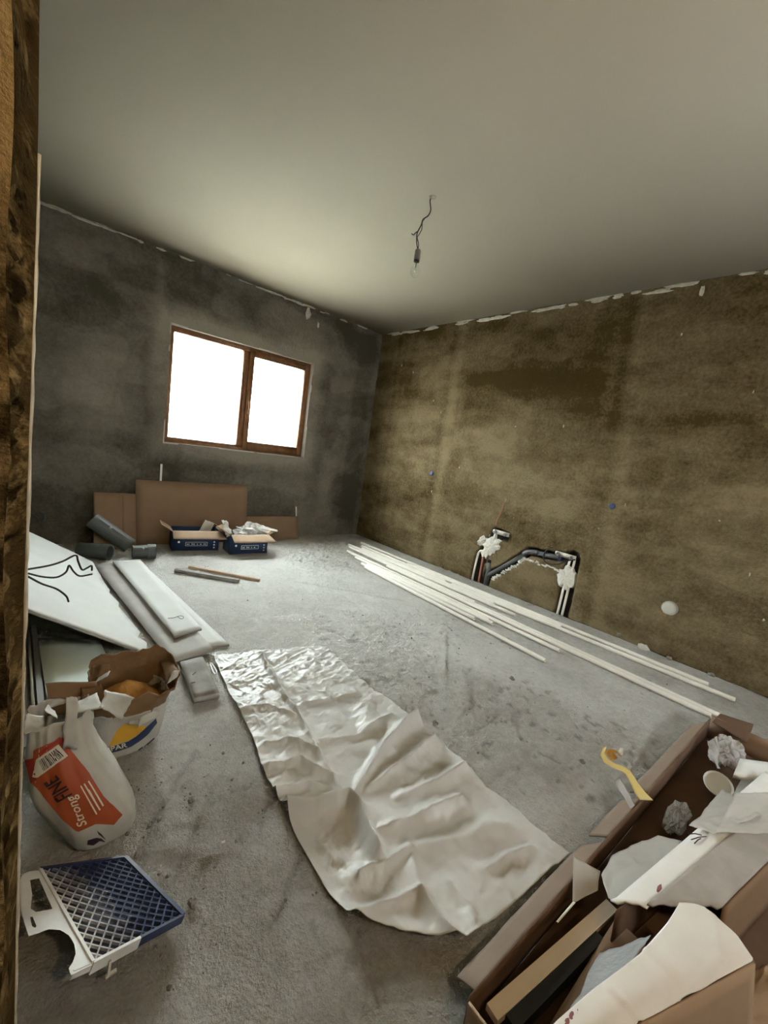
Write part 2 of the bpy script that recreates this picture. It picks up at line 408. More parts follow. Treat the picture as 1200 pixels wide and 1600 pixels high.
Z = Z-pit*.006
t = .58+.55*(fbm(X*1.6+3, Y*1.6, 4, 61)-.5)+.28*sstep(1.2, 2.6, Y)*(X < 2.6)*(1-.5*sstep(1.8, 2.6, X))-.38*np.clip(rough-.35, 0, 1)+.32*np.exp(-((X-2.0)/.8)**2-((Y-1.4)/.9)**2)-.10*sstep(2.4, 2.7, X)-.12*sstep(1.5, .9, Y)*sstep(1.2, .7, X)+.25*(fbm(X*9, Y*9, 3, 66)-.5)  # mid-floor light and edge shade painted into the tone, over dust variation
# dusty trowel swathes and a crack or two
for (x0, y0, x1, y1) in [(.30, .93, .55, 1.22), (.55, .95, .66, 1.05), (.25, 1.05, .5, 1.38), (.46, .70, .62, .82), (1.75, 2.9, 2.35, 2.2), (1.7, 1.2, 2.2, 1.6)]:
    L_ = math.hypot(x1-x0, y1-y0); dx, dy = (x1-x0)/L_, (y1-y0)/L_
    s = (X-x0)*dx+(Y-y0)*dy; q = np.abs(-(X-x0)*dy+(Y-y0)*dx+.03*(fbm(X*8, Y*8, 2, 70)-.5))
    k = np.exp(-(q/.008)**2)*((s > 0) & (s < L_)); Z = Z-k*.007; pit = np.maximum(pit, k*.25)
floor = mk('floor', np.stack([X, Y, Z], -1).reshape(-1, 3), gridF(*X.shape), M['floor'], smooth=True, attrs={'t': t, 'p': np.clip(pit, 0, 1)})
tag(floor, kind='structure')
backing('slab', floor, [((XE-.2, YB-.2, -.25), (XR+.2, YW+.3, -.03))], M['floor'])
# ---- ceiling
V, F = boxVF((XE-.15, YB-.15, HC), (XR+.15, YW+.15, HC+.2)); ceiling = tag(mk('ceiling', V, F, M['ceiling']), kind='structure')
# ---- right wall with its pipe chase
CH = [rw(x, y) for x, y in [(749, 914), (757, 880), (766, 855), (774, 833)]]
CH_L = [(2.34, -.05), (2.33, .2), (2.30, .30), (2.24, .42), (2.17, .52)]
CH_R = [(1.44, -.05), (1.44, .50)]
CH_D = [(2.24, -.05), (2.21, .09), (2.0, .26), (1.83, .45), (1.60, .47), (1.43, .50)]
def seg_d(A, B, P):
    d = np.full(A.shape, 9.)
    for (a, b), (c, e) in zip(P[:-1], P[1:]):
        l2 = (c-a)**2+(e-b)**2; s = np.clip(((A-a)*(c-a)+(B-b)*(e-b))/l2, 0, 1)
        d = np.minimum(d, np.hypot(A-a-s*(c-a), B-b-s*(e-b)))
    return d
def chase(A, B):
    w = .016*(fbm(A*18, B*18, 3, 90)-.5)
    return np.minimum(np.minimum(seg_d(A, B, CH_L)+w-.062, seg_d(A, B, CH_R)+w-.062), np.minimum(seg_d(A, B, CH_D)+w-.042, np.maximum(np.abs(A-2.15)-.09, np.abs(B-.52)-.05)+w))
def chase_p(A, B): return sstep(.006, -.012, chase(A, B))
def rect(A, B, x0, y0, x1, y1, soft=.05, seed=0, warp=.12):
    p, q = rw(x0, y0), rw(x1, y1); a0, a1 = sorted((p[1], q[1])); b0, b1 = sorted((p[2], q[2]))
    A = A+warp*(fbm(A*3, B*3, 3, 200+seed)-.5); B = B+warp*(fbm(A*3+5, B*3, 3, 230+seed)-.5)
    return sstep(a0-soft, a0+soft, A)*sstep(a1+soft, a1-soft, A)*sstep(b0-soft, b0+soft, B)*sstep(b1+soft, b1-soft, B)
def r_t(A, B):
    t = .30+.75*(fbm(A*.9, B*3.2, 4, 101)-.5)+.45*(fbm(A*3, B*9, 4, 111)-.5)
    wA, wB = A+.25*(fbm(A*2, B*2, 3, 105)-.5), B+.12*(fbm(A*3, B*3, 3, 106)-.5)
    n1, n2 = fbm(wA*1.1, wB*4.5, 2, 107), fbm(wA*2.3+5, wB*6, 2, 108)
    t = t+.13*sstep(.52, .56, n1)+.10*sstep(.56, .59, n2)-.12*sstep(.44, .41, n2)-.14*sstep(.40, .37, n1)
    t = t+.14*(ridged(A*5, B*14, 3, 109)-.6)*2*sstep(1.5, 1.1, B)+.10*sstep(.60, .66, fbm(A*12, B*12, 3, 104))*sstep(1.5, 1.1, B)
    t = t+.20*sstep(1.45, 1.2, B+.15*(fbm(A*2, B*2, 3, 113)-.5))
    for y0, w, k, lean in ((3.0, .055, .30, 0), (1.24, .05, .26, .06), (3.85, .04, -.12, 0)):
        q = A-y0-lean*(B-1.7)+.03*(fbm(A*2, B*4, 2, 117)-.5); t = t+k*np.exp(-(q/w)**2)-.16*np.exp(-((q-.11)/.04)**2)
    for i, (r, k) in enumerate([((785, 583, 945, 612), -.45), ((940, 470, 1000, 640), -.2), ((655, 575, 708, 660), .25), ((612, 690, 700, 735), .25), ((712, 668, 800, 716), .28), ((900, 640, 1200, 690), -.25),
                                ((1030, 745, 1200, 780), .28), ((870, 770, 1010, 800), .2), ((620, 800, 650, 830), .3), ((1150, 450, 1200, 600), -.15), ((730, 590, 770, 660), -.3), ((600, 540, 640, 620), -.2), ((850, 760, 960, 830), .12)]):
        t = t+k*rect(A, B, *r, seed=i)
    t = t+.3*np.exp(-(chase(A, B)/.02)**2)*(chase(A, B) > 0)
    return t
def r_d(A, B):
    d = (fbm(A*2.5, B*6, 3, 121)-.5)*.012+(ridged(A*1.2, B*5, 2, 123)-.5)*.007+(fbm(A*14, B*14, 3, 124)-.5)*.006
    for y0, lean in ((3.0, 0), (1.24, .06)): d = d+.006*np.exp(-((A-y0-lean*(B-1.7))/.05)**2)
    d = d+.03*np.exp(-((A-.70+.03*np.sin(B*20))/.05)**2)*sstep(.36, .28, B)            # plaster ridge under the capped drain
    d = d-.045*chase_p(A, B)*(.75+.5*fbm(A*30, B*30, 2, 125))
    return np.where((B < .001) | (B > HC-.001), np.minimum(d, 0), d)
zs = np.r_[np.arange(0, .72, .0125), np.linspace(.72, HC, 120)]
ysr = np.arange(YB, YW+.0155, .0165)
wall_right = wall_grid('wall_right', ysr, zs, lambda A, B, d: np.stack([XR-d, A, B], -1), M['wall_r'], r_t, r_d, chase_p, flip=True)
backing('masonry', wall_right, [((XR+.075, YB-.2, -.2), (XR+.35, YW+.3, HC+.2))], M['wall_r'])
# ---- window wall
def w_t(A, B):
    t = .30+.6*(fbm(A*1.6, B*2.4, 4, 131)-.5)+.2*(fbm(A*5, B*9, 3, 137)-.5)
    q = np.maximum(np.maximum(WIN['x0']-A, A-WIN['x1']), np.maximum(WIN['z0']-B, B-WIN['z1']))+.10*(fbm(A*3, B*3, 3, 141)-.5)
    t = t+.55*sstep(.24, .02, q)  # pale plaster surround, lightened further to paint the window's halo
    n1 = fbm(A*1.8+.3*fbm(A*3, B*3, 2, 133), B*3, 2, 134); t = t+.16*sstep(.52, .545, n1)-.14*sstep(.44, .42, n1)
    for x0, x1, z0, z1, k in ((.30, .86, 1.0, 1.65, .2), (.45, .95, 2.05, 2.4, -.12), (2.85, 3.05, .15, 1.0, .16), (3.15, 3.42, 0, 2.6, -.2), (2.62, 2.80, .0, 2.4, -.1), (.92, 1.0, 1.6, 2.55, .16), (1.9, 2.1, 2.2, 2.5, .1), (.2, 1.2, .5, .92, -.15)):
        a = A+.1*(fbm(A*4, B*4, 3, 143)-.5)
        t = t+k*sstep(x0-.04, x0+.04, a)*sstep(x1+.04, x1-.04, a)*sstep(z0-.05, z0+.05, B)*sstep(z1+.05, z1-.05, B)
    return t
def w_d(A, B):
    d = (fbm(A*3, B*4, 3, 151)-.5)*.012
    q = np.maximum(np.maximum(WIN['x0']-A, A-WIN['x1']), np.maximum(WIN['z0']-B, B-WIN['z1']))
    d = d*sstep(.0, .12, q)+.004*sstep(.16, .13, q+.05*(fbm(A*4, B*4, 2, 153)-.5))
    return np.where((B < .001) | (B > HC-.001), np.minimum(d, 0), d)
xw = np.unique(np.r_[np.linspace(XL, WIN['x0'], 90), np.linspace(WIN['x0'], WIN['x1'], 80), np.linspace(WIN['x1'], XR, 55)])
zw = np.unique(np.r_[np.linspace(0, WIN['z0'], 50), np.linspace(WIN['z0'], WIN['z1'], 55), np.linspace(WIN['z1'], HC, 32)])
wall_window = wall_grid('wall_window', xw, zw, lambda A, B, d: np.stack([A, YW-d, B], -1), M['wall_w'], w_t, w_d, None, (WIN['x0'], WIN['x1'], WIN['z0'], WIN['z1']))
y0, y1 = YW+.012, YW+.30
backing('masonry', wall_window, [((XL-.2, y0, -.2), (WIN['x0']-.012, y1, HC+.2)), ((WIN['x1']+.012, y0, -.2), (XR+.3, y1, HC+.2)), ((WIN['x0']-.012, y0, -.2), (WIN['x1']+.012, y1, WIN['z0']-.012)), ((WIN['x0']-.012, y0, WIN['z1']+.012), (WIN['x1']+.012, y1, HC+.2))], M['wall_w'])
# smooth plaster returns of the opening
rv = [((WIN['x0']-.012, YW-.004, WIN['z0']-.012), (WIN['x0'], y1, WIN['z1']+.012)), ((WIN['x1'], YW-.004, WIN['z0']-.012), (WIN['x1']+.012, y1, WIN['z1']+.012)),
      ((WIN['x0'], YW-.004, WIN['z0']-.012), (WIN['x1'], y1, WIN['z0'])), ((WIN['x0'], YW-.004, WIN['z1']), (WIN['x1'], y1, WIN['z1']+.012))]
for lo, hi in rv:
    V, F = boxVF(lo, hi); mk('plaster_return', V, F, M['reveal'], wall_window)
# ---- walls outside the picture
JY0, JY1 = .30, .45
def plain_t(A, B): return .35+.6*(fbm(A*1.5, B*3, 4, 161)-.5)
def plain_d(A, B): return np.where((B < .001) | (B > HC-.001), 0, (fbm(A*3, B*4, 3, 163)-.5)*.012)
g = np.linspace(.30, YW+.01, 120); gz = np.linspace(0, HC, 60)
wall_left = wall_grid('wall_left', g, gz, lambda A, B, d: np.stack([XL+np.minimum(d, 0), A, B], -1), M['wall_w'], plain_t, plain_d)
backing('masonry', wall_left, [((XE-.3, JY1-.01, -.2), (XL-.015, YW+.3, HC+.2))], M['wall_w'])
g = np.linspace(YB, .46, 60)
wall_entry = wall_grid('wall_entry', g, gz, lambda A, B, d: np.stack([XE+d, A, B], -1), M['wall_r'], plain_t, plain_d)
backing('masonry', wall_entry, [((XE-.3, YB-.2, -.2), (XE-.015, .46, HC+.2))], M['wall_o'])
gx = np.unique(np.r_[np.linspace(XE, BACK['x0'], 40), np.linspace(BACK['x0'], BACK['x1'], 24), np.linspace(BACK['x1'], XR, 30)]); gz2 = np.unique(np.r_[np.linspace(0, BACK['z0'], 26), np.linspace(BACK['z0'], BACK['z1'], 14), np.linspace(BACK['z1'], HC, 14)])
wall_back = wall_grid('wall_back', gx, gz2, lambda A, B, d: np.stack([A, YB+d, B], -1), M['wall_r'], plain_t, plain_d, None, (BACK['x0'], BACK['x1'], BACK['z0'], BACK['z1']), flip=True)
backing('masonry', wall_back, [((XE-.2, YB-.25, -.2), (BACK['x0'], YB-.012, HC+.2)), ((BACK['x1'], YB-.25, -.2), (XR+.3, YB-.012, HC+.2)), ((BACK['x0'], YB-.25, BACK['z1']), (BACK['x1'], YB-.012, HC+.2)), ((BACK['x0'], YB-.25, -.2), (BACK['x1'], YB-.012, BACK['z0']))], M['wall_r'])
# ---- the broken wall end (door jamb) beside the camera
JY0, JY1 = .30, .45
def jx_far(z): return .45*np.interp(z, [.53, .69, .83, .95, 1.065, 1.17, 1.27, 1.36, 1.44], [.0148, .0158, .0173, .0193, .0213, .0240, .0268, .0276, .0262])
def jx_near(z): return .30*(-.0065)+.0012*np.sin(z*40)
zj = np.unique(np.r_[np.linspace(0, .4, 30), np.arange(.4, 1.62, .003), np.linspace(1.62, HC, 60)]); uj = np.linspace(0, 1, 40)
U, B = np.meshgrid(uj, zj)
edge = np.clip(np.minimum(U, 1-U)*6, 0, 1)
lump_ = (fbm(U*3.5+1, B*85, 3, 171)-.5)
xj = jx_near(B)*(1-U)+jx_far(B)*U-.012*edge*(.2+1.8*np.clip(lump_+.2, 0, 1))
yj = JY0*(1-U)+JY1*U+(fbm(U*4, B*70, 2, 173)-.5)*.02*edge
tj = .05+1.3*(fbm(U*2.5+3, B*45, 4, 175)-.5)+.35*sstep(.45, 0, U)*fbm(U*2, B*25, 2, 176)*1.3
pj = sstep(.57, .68, fbm(U*4+9, B*90, 3, 177))*.9*edge
# front (camera-side) plaster face continues from the near edge to the left wall
xf = np.linspace(XE, 0, 60)
XF, BF = np.meshgrid(xf, zj); XFv = XE+(XF-XE)/(0-XE)*(jx_near(BF)-XE)
VF_ = np.stack([XFv, JY0+(fbm(XFv*20, BF*20, 3, 179)-.5)*.006*(XF < -.001), BF], -1)
VJ = np.stack([xj, yj, B], -1)
XBk, BBk = np.meshgrid(np.linspace(0, 1, 10), zj); VB = np.stack([jx_far(BBk)*(1-XBk)+XE*XBk, np.full_like(BBk, JY1), BBk], -1)
allV = np.concatenate([VF_.reshape(-1, 3), VJ.reshape(-1, 3), VB.reshape(-1, 3)])
k1 = VF_.shape[0]*VF_.shape[1]; k2 = k1+VJ.shape[0]*VJ.shape[1]
allF = np.concatenate([gridF(*VF_.shape[:2]), gridF(*VJ.shape[:2], k1), gridF(*VB.shape[:2], k2)])
wall_door = mk('wall_door', allV, allF, M['wall_o'], smooth=True, attrs={'t': np.concatenate([(.3+.75*sstep(1.22, 1.28, BF+.04*(fbm(XFv*30, BF*30, 2, 183)-.5))+.4*(fbm(XFv*40, BF*40, 3, 181)-.5)).ravel(), tj.ravel(), np.full(VB.shape[0]*VB.shape[1], .4)]), 'p': np.concatenate([(sstep(1.28, 1.22, BF+.04*(fbm(XFv*30, BF*30, 2, 183)-.5))*sstep(.45, .6, fbm(XFv*60, BF*60, 2, 184))*.9).ravel(), pj.ravel(), np.zeros(VB.shape[0]*VB.shape[1])])})
tag(wall_door, kind='structure')
bp_ = np.stack([jx_far(zj)+.0006+.0006*(fbm(zj*30, zj*0, 3, 185)-.5)*2, np.full_like(zj, JY1+.001), zj], -1)
bz = zj < 1.345
V, F = tubeVF(bp_[bz][::2], .0014+.0014*(vn(zj[bz][::2]*60, zj[bz][::2]*0, 187)-.3), 6); tag(mk('trim_1', V, F, M['bead'], smooth=True), kind='structure')
# ---- filler dabs where the walls meet the ceiling
R = np.random.RandomState(5); parts = []
for i in range(46):
    y = R.uniform(.2, 4.2); L_ = R.uniform(.02, .12); parts.append(blobVF((XR-.004, y, HC-R.uniform(.006, .035)), (.010, L_, R.uniform(.006, .014)), i, amp=.7))
for i in range(34):
    x = R.uniform(0, 3.4); L_ = R.uniform(.02, .09); parts.append(blobVF((x, YW-.004, HC-R.uniform(.004, .02)), (L_, .010, R.uniform(.005, .011)), 60+i, amp=.7))
for px, py, s in ((497, 508, .03), (482, 490, .06), (880, 455, .035), (1097, 455, .03)):
    q = ww(px, py, 0) if px < 590 else rw(px, py, 0)
    parts.append(blobVF(q, (.01 if px > 590 else s*.5, s*.5 if px > 590 else .01, s), 200+px, amp=.7))
V, F = join(*parts); mk('filler_dab', V, F, M['dab'], ceiling, kind='stuff')
V, F = join(*[blobVF((XR+.004, a+(c-a)*u+R.uniform(-.008, .008), b+(d-b)*u-.052+R.uniform(-.014, .006)), (.014, R.uniform(.012, .03), R.uniform(.006, .016)), 500+i*20+k, amp=.8)
    for i, ((a, b), (c, d)) in enumerate((((2.14, .13), (1.86, .42)), ((1.86, .43), (1.52, .42)))) for k, u in enumerate(np.linspace(0, 1, 16 if i == 0 else 12))])
mk('chase_filler', V, F, M['lump'], wall_right, kind='stuff')
V, F = join(*[blobVF((XR+.001, R.uniform(.2, 4.1), R.uniform(.3, 2.3)), (.006, R.uniform(.003, .007), R.uniform(.005, .016)), 300+i, amp=.8) for i in range(20)])
mk('plaster_splash', V, F, M['dab'], wall_right, kind='stuff')

# ================================================================== WINDOW
win = bpy.data.objects.new('window_1', None); C.objects.link(win); win.location = ((WIN['x0']+WIN['x1'])/2, YW+.05, WIN['z0']); win['kind'] = 'structure'
a0, a1, b0, b1 = WIN['x0'], WIN['x1'], WIN['z0'], WIN['z1']; yf0, yf1 = YW+.05, YW+.12
def fr(name, x0, x1, z0, z1, yy0, yy1, parent=win, mat='frame'):
    V, F = boxVF((x0, yy0, z0), (x1, yy1, z1)); return mk(name, V, F, M[mat], parent)
fr('frame_rail', a0, a1, b0, b0+.045, yf0, yf1); fr('frame_rail', a0, a1, b1-.045, b1, yf0, yf1)
fr('frame_stile', a0, a0+.040, b0+.045, b1-.045, yf0, yf1); fr('frame_stile', a1-.035, a1, b0+.045, b1-.045, yf0, yf1)
mu = fr('mullion', 1.765, 1.845, b0+.045, b1-.045, yf0, yf1)
sx0, sx1, sz0, sz1 = 1.825, 2.530, b0+.022, b1-.03
sash = fr('sash_stile', sx0, sx0+.045, sz0, sz1, yf0-.022, yf0+.03); fr('sash_stile', sx1-.062, sx1, sz0, sz1, yf0-.022, yf0+.03)
fr('sash_rail', sx0+.045, sx1-.062, sz0, sz0+.075, yf0-.022, yf0+.03); fr('sash_rail', sx0+.045, sx1-.062, sz1-.055, sz1, yf0-.022, yf0+.03)
fr('pane', a0+.036, 1.769, b0+.040, b1-.040, yf0+.03, yf0+.036, win, 'pane')
fr('pane', sx0+.040, sx1-.057, sz0+.07, sz1-.05, yf0+.006, yf0+.012, win, 'pane')
for x0, x1, z0, z1 in ((a0+.04, 1.765, b0+.045, b0+.051), (sx0+.045, sx1-.062, sz0+.075, sz0+.080)): fr('gasket', x0, x1, z0, z1, yf0+.02, yf0+.03, win, 'gasket')
V, F = join(boxVF((1.832, yf0-.036, 1.44), (1.848, yf0-.022, 1.50)), boxVF((1.834, yf0-.062, 1.34), (1.846, yf0-.048, 1.475)), boxVF((1.834, yf0-.06, 1.462), (1.846, yf0-.03, 1.476)))
mk('handle', V, F, M['frame'], win)
# outside
V, F = boxVF((-60, YW+.4, -.9), (80, 90, -.6)); tag(mk('ground', V, F, M['ground']), kind='structure')
hx, hy = 11.5, 21.0
hs = thing('neighbour_house', 'pale house with a low roof showing faintly at the bottom of the right-hand window pane', 'house', (hx, hy, -.6))
V, F = boxVF((hx-4, hy, -.6), (hx+5, hy+6, .25)); mk('house_wall', V, F, M['house'], hs)
V = [(hx-4.4, hy-.5, .22), (hx+5.4, hy-.5, .22), (hx+5.4, hy+6.5, .22), (hx-4.4, hy+6.5, .22), (hx-4.4, hy+3, 1.05), (hx+5.4, hy+3, 1.05)]
mk('roof', V, [(0, 1, 5, 4), (2, 3, 4, 5), (0, 4, 3), (1, 2, 5), (0, 3, 2, 1)], M['roof'], hs)

# ================================================================== PENDANT BULB
pc = fl(676, 308, HC)
pend = thing('pendant_bulb', 'bare clear bulb hanging from the ceiling on kinked black wires', 'light bulb', (pc[0], pc[1], HC))
def dep(px, py, z): return fl(px, py, z)
zc = lambda py: 2.6-(py-308)/ (421-308)*(2.6-2.215)
cordp = [pc]+[dep(px, py, zc(py)) for px, py in [(672, 313), (673, 328), (669, 337), (661, 343), (658, 352), (652, 364), (651, 376), (652, 386), (654, 390)]]
V, F = tubeVF(smoothline(cordp, 5), .0035, 6); mk('cord', V, F, M['wire'], pend, smooth=True)
c2 = [dep(px, py, zc(py)) for px, py in [(669, 337), (664, 341), (660, 347), (659, 358), (655, 366), (652, 371), (654, 381), (653, 390)]]
V, F = tubeVF(smoothline(c2, 5), .0028, 6); mk('wire', V, F, M['wire'], pend, smooth=True)
c3 = [dep(px, py, zc(py)) for px, py in [(658, 352), (654, 360), (649, 364), (646, 367), (643, 365)]]
V, F = tubeVF(smoothline(c3, 5), .0028, 6); mk('wire', V, F, M['wire'], pend, smooth=True)
sk = dep(653.5, 389, zc(389)); sk_b = sk-np.array([0, 0, .062])
V, F = latheVF([(.006, .062), (.014, .058), (.017, .05), (.0175, .012), (.0165, .0)], sk_b, 18); mk('lampholder', V, F, M['socket'], pend, smooth=True)
V, F = latheVF([(.017, .0), (.0165, -.008), (.013, -.009)], sk_b, 18); mk('lampholder_ring', V, F, M['black'], pend)
V, F = latheVF([(.0125, -.004), (.013, -.018), (.018, -.030), (.0265, -.045), (.030, -.060), (.028, -.074), (.020, -.086), (.008, -.092), (.001, -.0925)], sk_b, 20); mk('glass_bulb', V, F, M['bulb'], pend, smooth=True)
V, F = join(tubeVF([sk_b+np.array([0, 0, -.01]), sk_b+np.array([0, 0, -.04])], .003, 6), tubeVF([sk_b+np.array([-.008, 0, -.05]), sk_b+np.array([.0, 0, -.046]), sk_b+np.array([.008, 0, -.05])], .0008, 5)); mk('filament', V, F, M['socket'], pend)
V, F = latheVF([(.020, 0), (.017, -.006), (.010, -.010), (.002, -.011)], (pc[0], pc[1], HC), 14); mk('cord_hole', V, F, M['dab'], pend, smooth=True)

# ================================================================== PLUMBING IN THE RIGHT WALL
def wp(y, z, d=0.0): return (XR-d, y, z)
dr = thing('drain_pipe', 'dark grey drain pipe kinked along the open chase in the brown wall', 'pipe', wp(2.2, 0, -.01))
V, F = tubeVF([wp(2.215, -.01, -.012), wp(2.212, .10, -.012), wp(2.21, .24, -.012)], .024, 12); mk('riser', V, F, M['grey_pipe'], dr, smooth=True)
V, F = tubeVF([wp(2.205, .10, -.008), wp(2.0, .285, -.006), wp(1.86, .425, -.006)], .021, 12); mk('sloping_run', V, F, M['grey_pipe'], dr, smooth=True)
V, F = tubeVF(smoothline([wp(1.875, .41, -.006), wp(1.845, .44, -.006), wp(1.80, .452, -.006), wp(1.74, .458, -.006)], 4), .0245, 12); mk('elbow', V, F, M['grey_pipe'], dr, smooth=True)
V, F = tubeVF([wp(1.745, .458, -.006), wp(1.60, .468, -.006), wp(1.55, .47, .0)], .021, 12); mk('level_run', V, F, M['grey_pipe'], dr, smooth=True)
V, F = latheVF([(.027, -.012), (.027, .012)], wp(1.55, .47, .0), 12, (-1, 0, 0)); mk('blue_plug', V, F, M['blue_plug'], dr, label='blue push-in plug')
V, F = latheVF([(.026, -.015), (.027, .0), (.026, .015)], wp(2.212, .245, -.012), 12, (0, 0, 1)); mk('collar', V, F, M['black'], dr)
def fitting(cy, cz, lab, s=1):
    t = thing('tap_bracket', lab, 'pipe fitting', wp(cy, cz), 'tap brackets in the wall chase')
    V, F = boxVF((XR-.012, cy-.085, cz-.018), (XR+.012, cy+.085, cz+.018)); mk('plate', V, F, M['lump'], t)
    for k in (-1, 1):
        y = cy+k*.06
        V, F = latheVF([(.019, 0), (.019, .022), (.015, .024), (.009, .025), (.009, .012)], wp(y, cz, .01), 12, (-1, 0, 0)); mk('tap_connector', V, F, M['zinc'], t, smooth=False)
    return t
fitting(2.14, .545, 'white tap bracket with two connectors above the left plaster patch of the wall chase')
fitting(1.50, .505, 'white tap bracket with two connectors above the right plaster patch of the wall chase')
def supply(pts, lab, r=.010, mat='pvc', red=True):
    V, F = tubeVF(smoothline(pts, 4), r, 9); o = single('supply_pipe', V, F, M[mat], lab, 'pipe', 'water supply pipes in the wall chase', smooth=True)
    return o
supply([wp(2.375, -.005, -.008), wp(2.365, .2, -.006), wp(2.345, .30, .004), wp(2.30, .325, .006), wp(2.25, .31, -.004)], 'pale supply pipe bending over at the left edge of the wall chase')
supply([wp(2.30, -.005, -.01), wp(2.298, .16, -.01), wp(2.30, .29, -.012)], 'reddish supply pipe between the bent pale pipe and the drain riser', mat='red')
supply([wp(2.225, .40, -.002), wp(2.215, .47, .0), wp(2.20, .535, .0)], 'short supply pipe rising out of the left plaster patch to its tap bracket')
supply([wp(1.470, -.008, -.008), wp(1.465, .2, -.008), wp(1.462, .30, -.008)], 'left pipe of the pair under the right plaster patch')
supply([wp(1.430, -.008, -.008), wp(1.425, .2, -.008), wp(1.422, .30, -.008)], 'right pipe of the pair under the right plaster patch')
supply([wp(1.465, .40, -.006), wp(1.46, .45, -.004), wp(1.456, .495, .0)], 'left pipe of the pair above the right plaster patch')
supply([wp(1.425, .40, -.006), wp(1.42, .45, -.004), wp(1.418, .495, .0)], 'right pipe of the pair above the right plaster patch')
def patch(cy, cz, ry, rz, seed, lab, tail=None):
    n = 26; V = []; F = []; R = np.random.RandomState(seed)
    rad = 1+.45*(R.rand(n)-.5)
    rings = [(1.0, -.02), (.93, .006), (.6, .016), (.25, .02)]
    for s, h in rings:
        for k in range(n):
            a = 2*math.pi*k/n; q = rad[k] if s > .5 else 1+(rad[k]-1)*.4
            yy = cy+ry*s*q*math.cos(a); zz = cz+rz*s*q*math.sin(a)
            if tail: yy += tail*(zz-cz)
            V.append(wp(yy, zz, h+.006*R.rand()))
    V.append(wp(cy, cz, .02))
    for i in range(3):
        for k in range(n): F.append((i*n+k, i*n+(k+1) % n, (i+1)*n+(k+1) % n, (i+1)*n+k))
    for k in range(n): F.append((3*n+k, 3*n+(k+1) % n, 4*n))
    F.append(tuple(range(n))[::-1])
    return single('plaster_patch', V, F, M['lump'], lab, 'plaster', 'white plaster patches holding the pipes', smooth=False)
patch(2.225, .385, .085, .115, 4, 'ragged white plaster patch holding the pipes by the drain riser', -.35)
patch(2.34, .425, .035, .06, 9, 'small white plaster flake left of the ragged patch by the drain riser', -.3)
patch(1.455, .330, .075, .10, 6, 'ragged white plaster patch holding the right-hand pair of pipes')
V, F = tubeVF(smoothline([wp(1.405, .50, .02), wp(1.46, .475, .035), wp(1.52, .43, .045), wp(1.60, .405, .04), wp(1.66, .42, .03), wp(1.675, .48, .02), wp(1.65, .53, .005), wp(1.62, .545, -.002)], 6), .0055, 7)
single('cable_loop', V, F, M['wire'], 'black cable bent in a loop in front of the right tap bracket', 'cable', smooth=True)
V, F = tubeVF(smoothline([wp(2.215, .60, .0), wp(2.205, .66, .008), wp(2.18, .73, .012), wp(2.165, .80, .02), wp(2.14, .86, .025)], 5), .0042, 6)
wt = single('wall_wire', V, F, M['red'], 'thin reddish wire sticking up out of the wall above the left tap bracket', 'wire', smooth=True)
V, F = tubeVF([wp(2.147, .845, .022), wp(2.138, .875, .028)], .007, 6); mk('bare_end', V-np.array(wt.location), F, M['lump'], None, smooth=True).parent = wt
for (px, py, lab) in ((675, 740, 'small dark blue plug in the brown wall near the window corner'), (957, 791, 'small dark blue plug in the brown wall beside the pale rough plaster, nearer the door')):
    q = rw(px, py); R = np.random.RandomState(int(px))
    V, F = latheVF([(.026, -.02), (.026, .008), (.022, .016), (.010, .018), (.001, .018)], q, 10, (-1, .1, .05)); single('wall_plug', V, F, M['blue_plug'], lab, 'wall plug', 'blue plugs in the brown wall')
q = rw(1047, 950)
cp = thing('pipe_stopper', 'round whitish pipe stopper low on the brown wall above the white pipes', 'pipe stopper', q)
V, F = latheVF([(.050, -.03), (.050, .018), (.047, .024)], q, 24, (-1, 0, 0)); mk('collar', V, F, M['card_grey'], cp, smooth=False)
V, F = latheVF([(.046, .015), (.044, .026), (.030, .031), (.010, .032), (.001, .032)], q, 24, (-1, .06, .03)); mk('cover', V, F, M['cap'], cp, smooth=True)
for i, (px, py, r) in enumerate(((1005, 1014, .030), (970, 975, .012), (1106, 1075, .015), (1045, 1032, .014))):
    q = on(px, py, 0, XR-.03); q[2] = max(q[2]*.3, .008)
    V, F = blobVF(q, (r*.7, r*1.2, r*.9), 20+i, amp=.8)
    single('plaster_crumb', V, F, M['lump' if i == 0 else 'concrete_bit'], ['white lump of plaster at the foot of the brown wall', 'small grey crumb at the wall foot beside the paired pipes', 'grey crumb at the wall foot furthest from the window', 'grey crumb at the wall foot below the round stopper'][i], 'plaster lump')

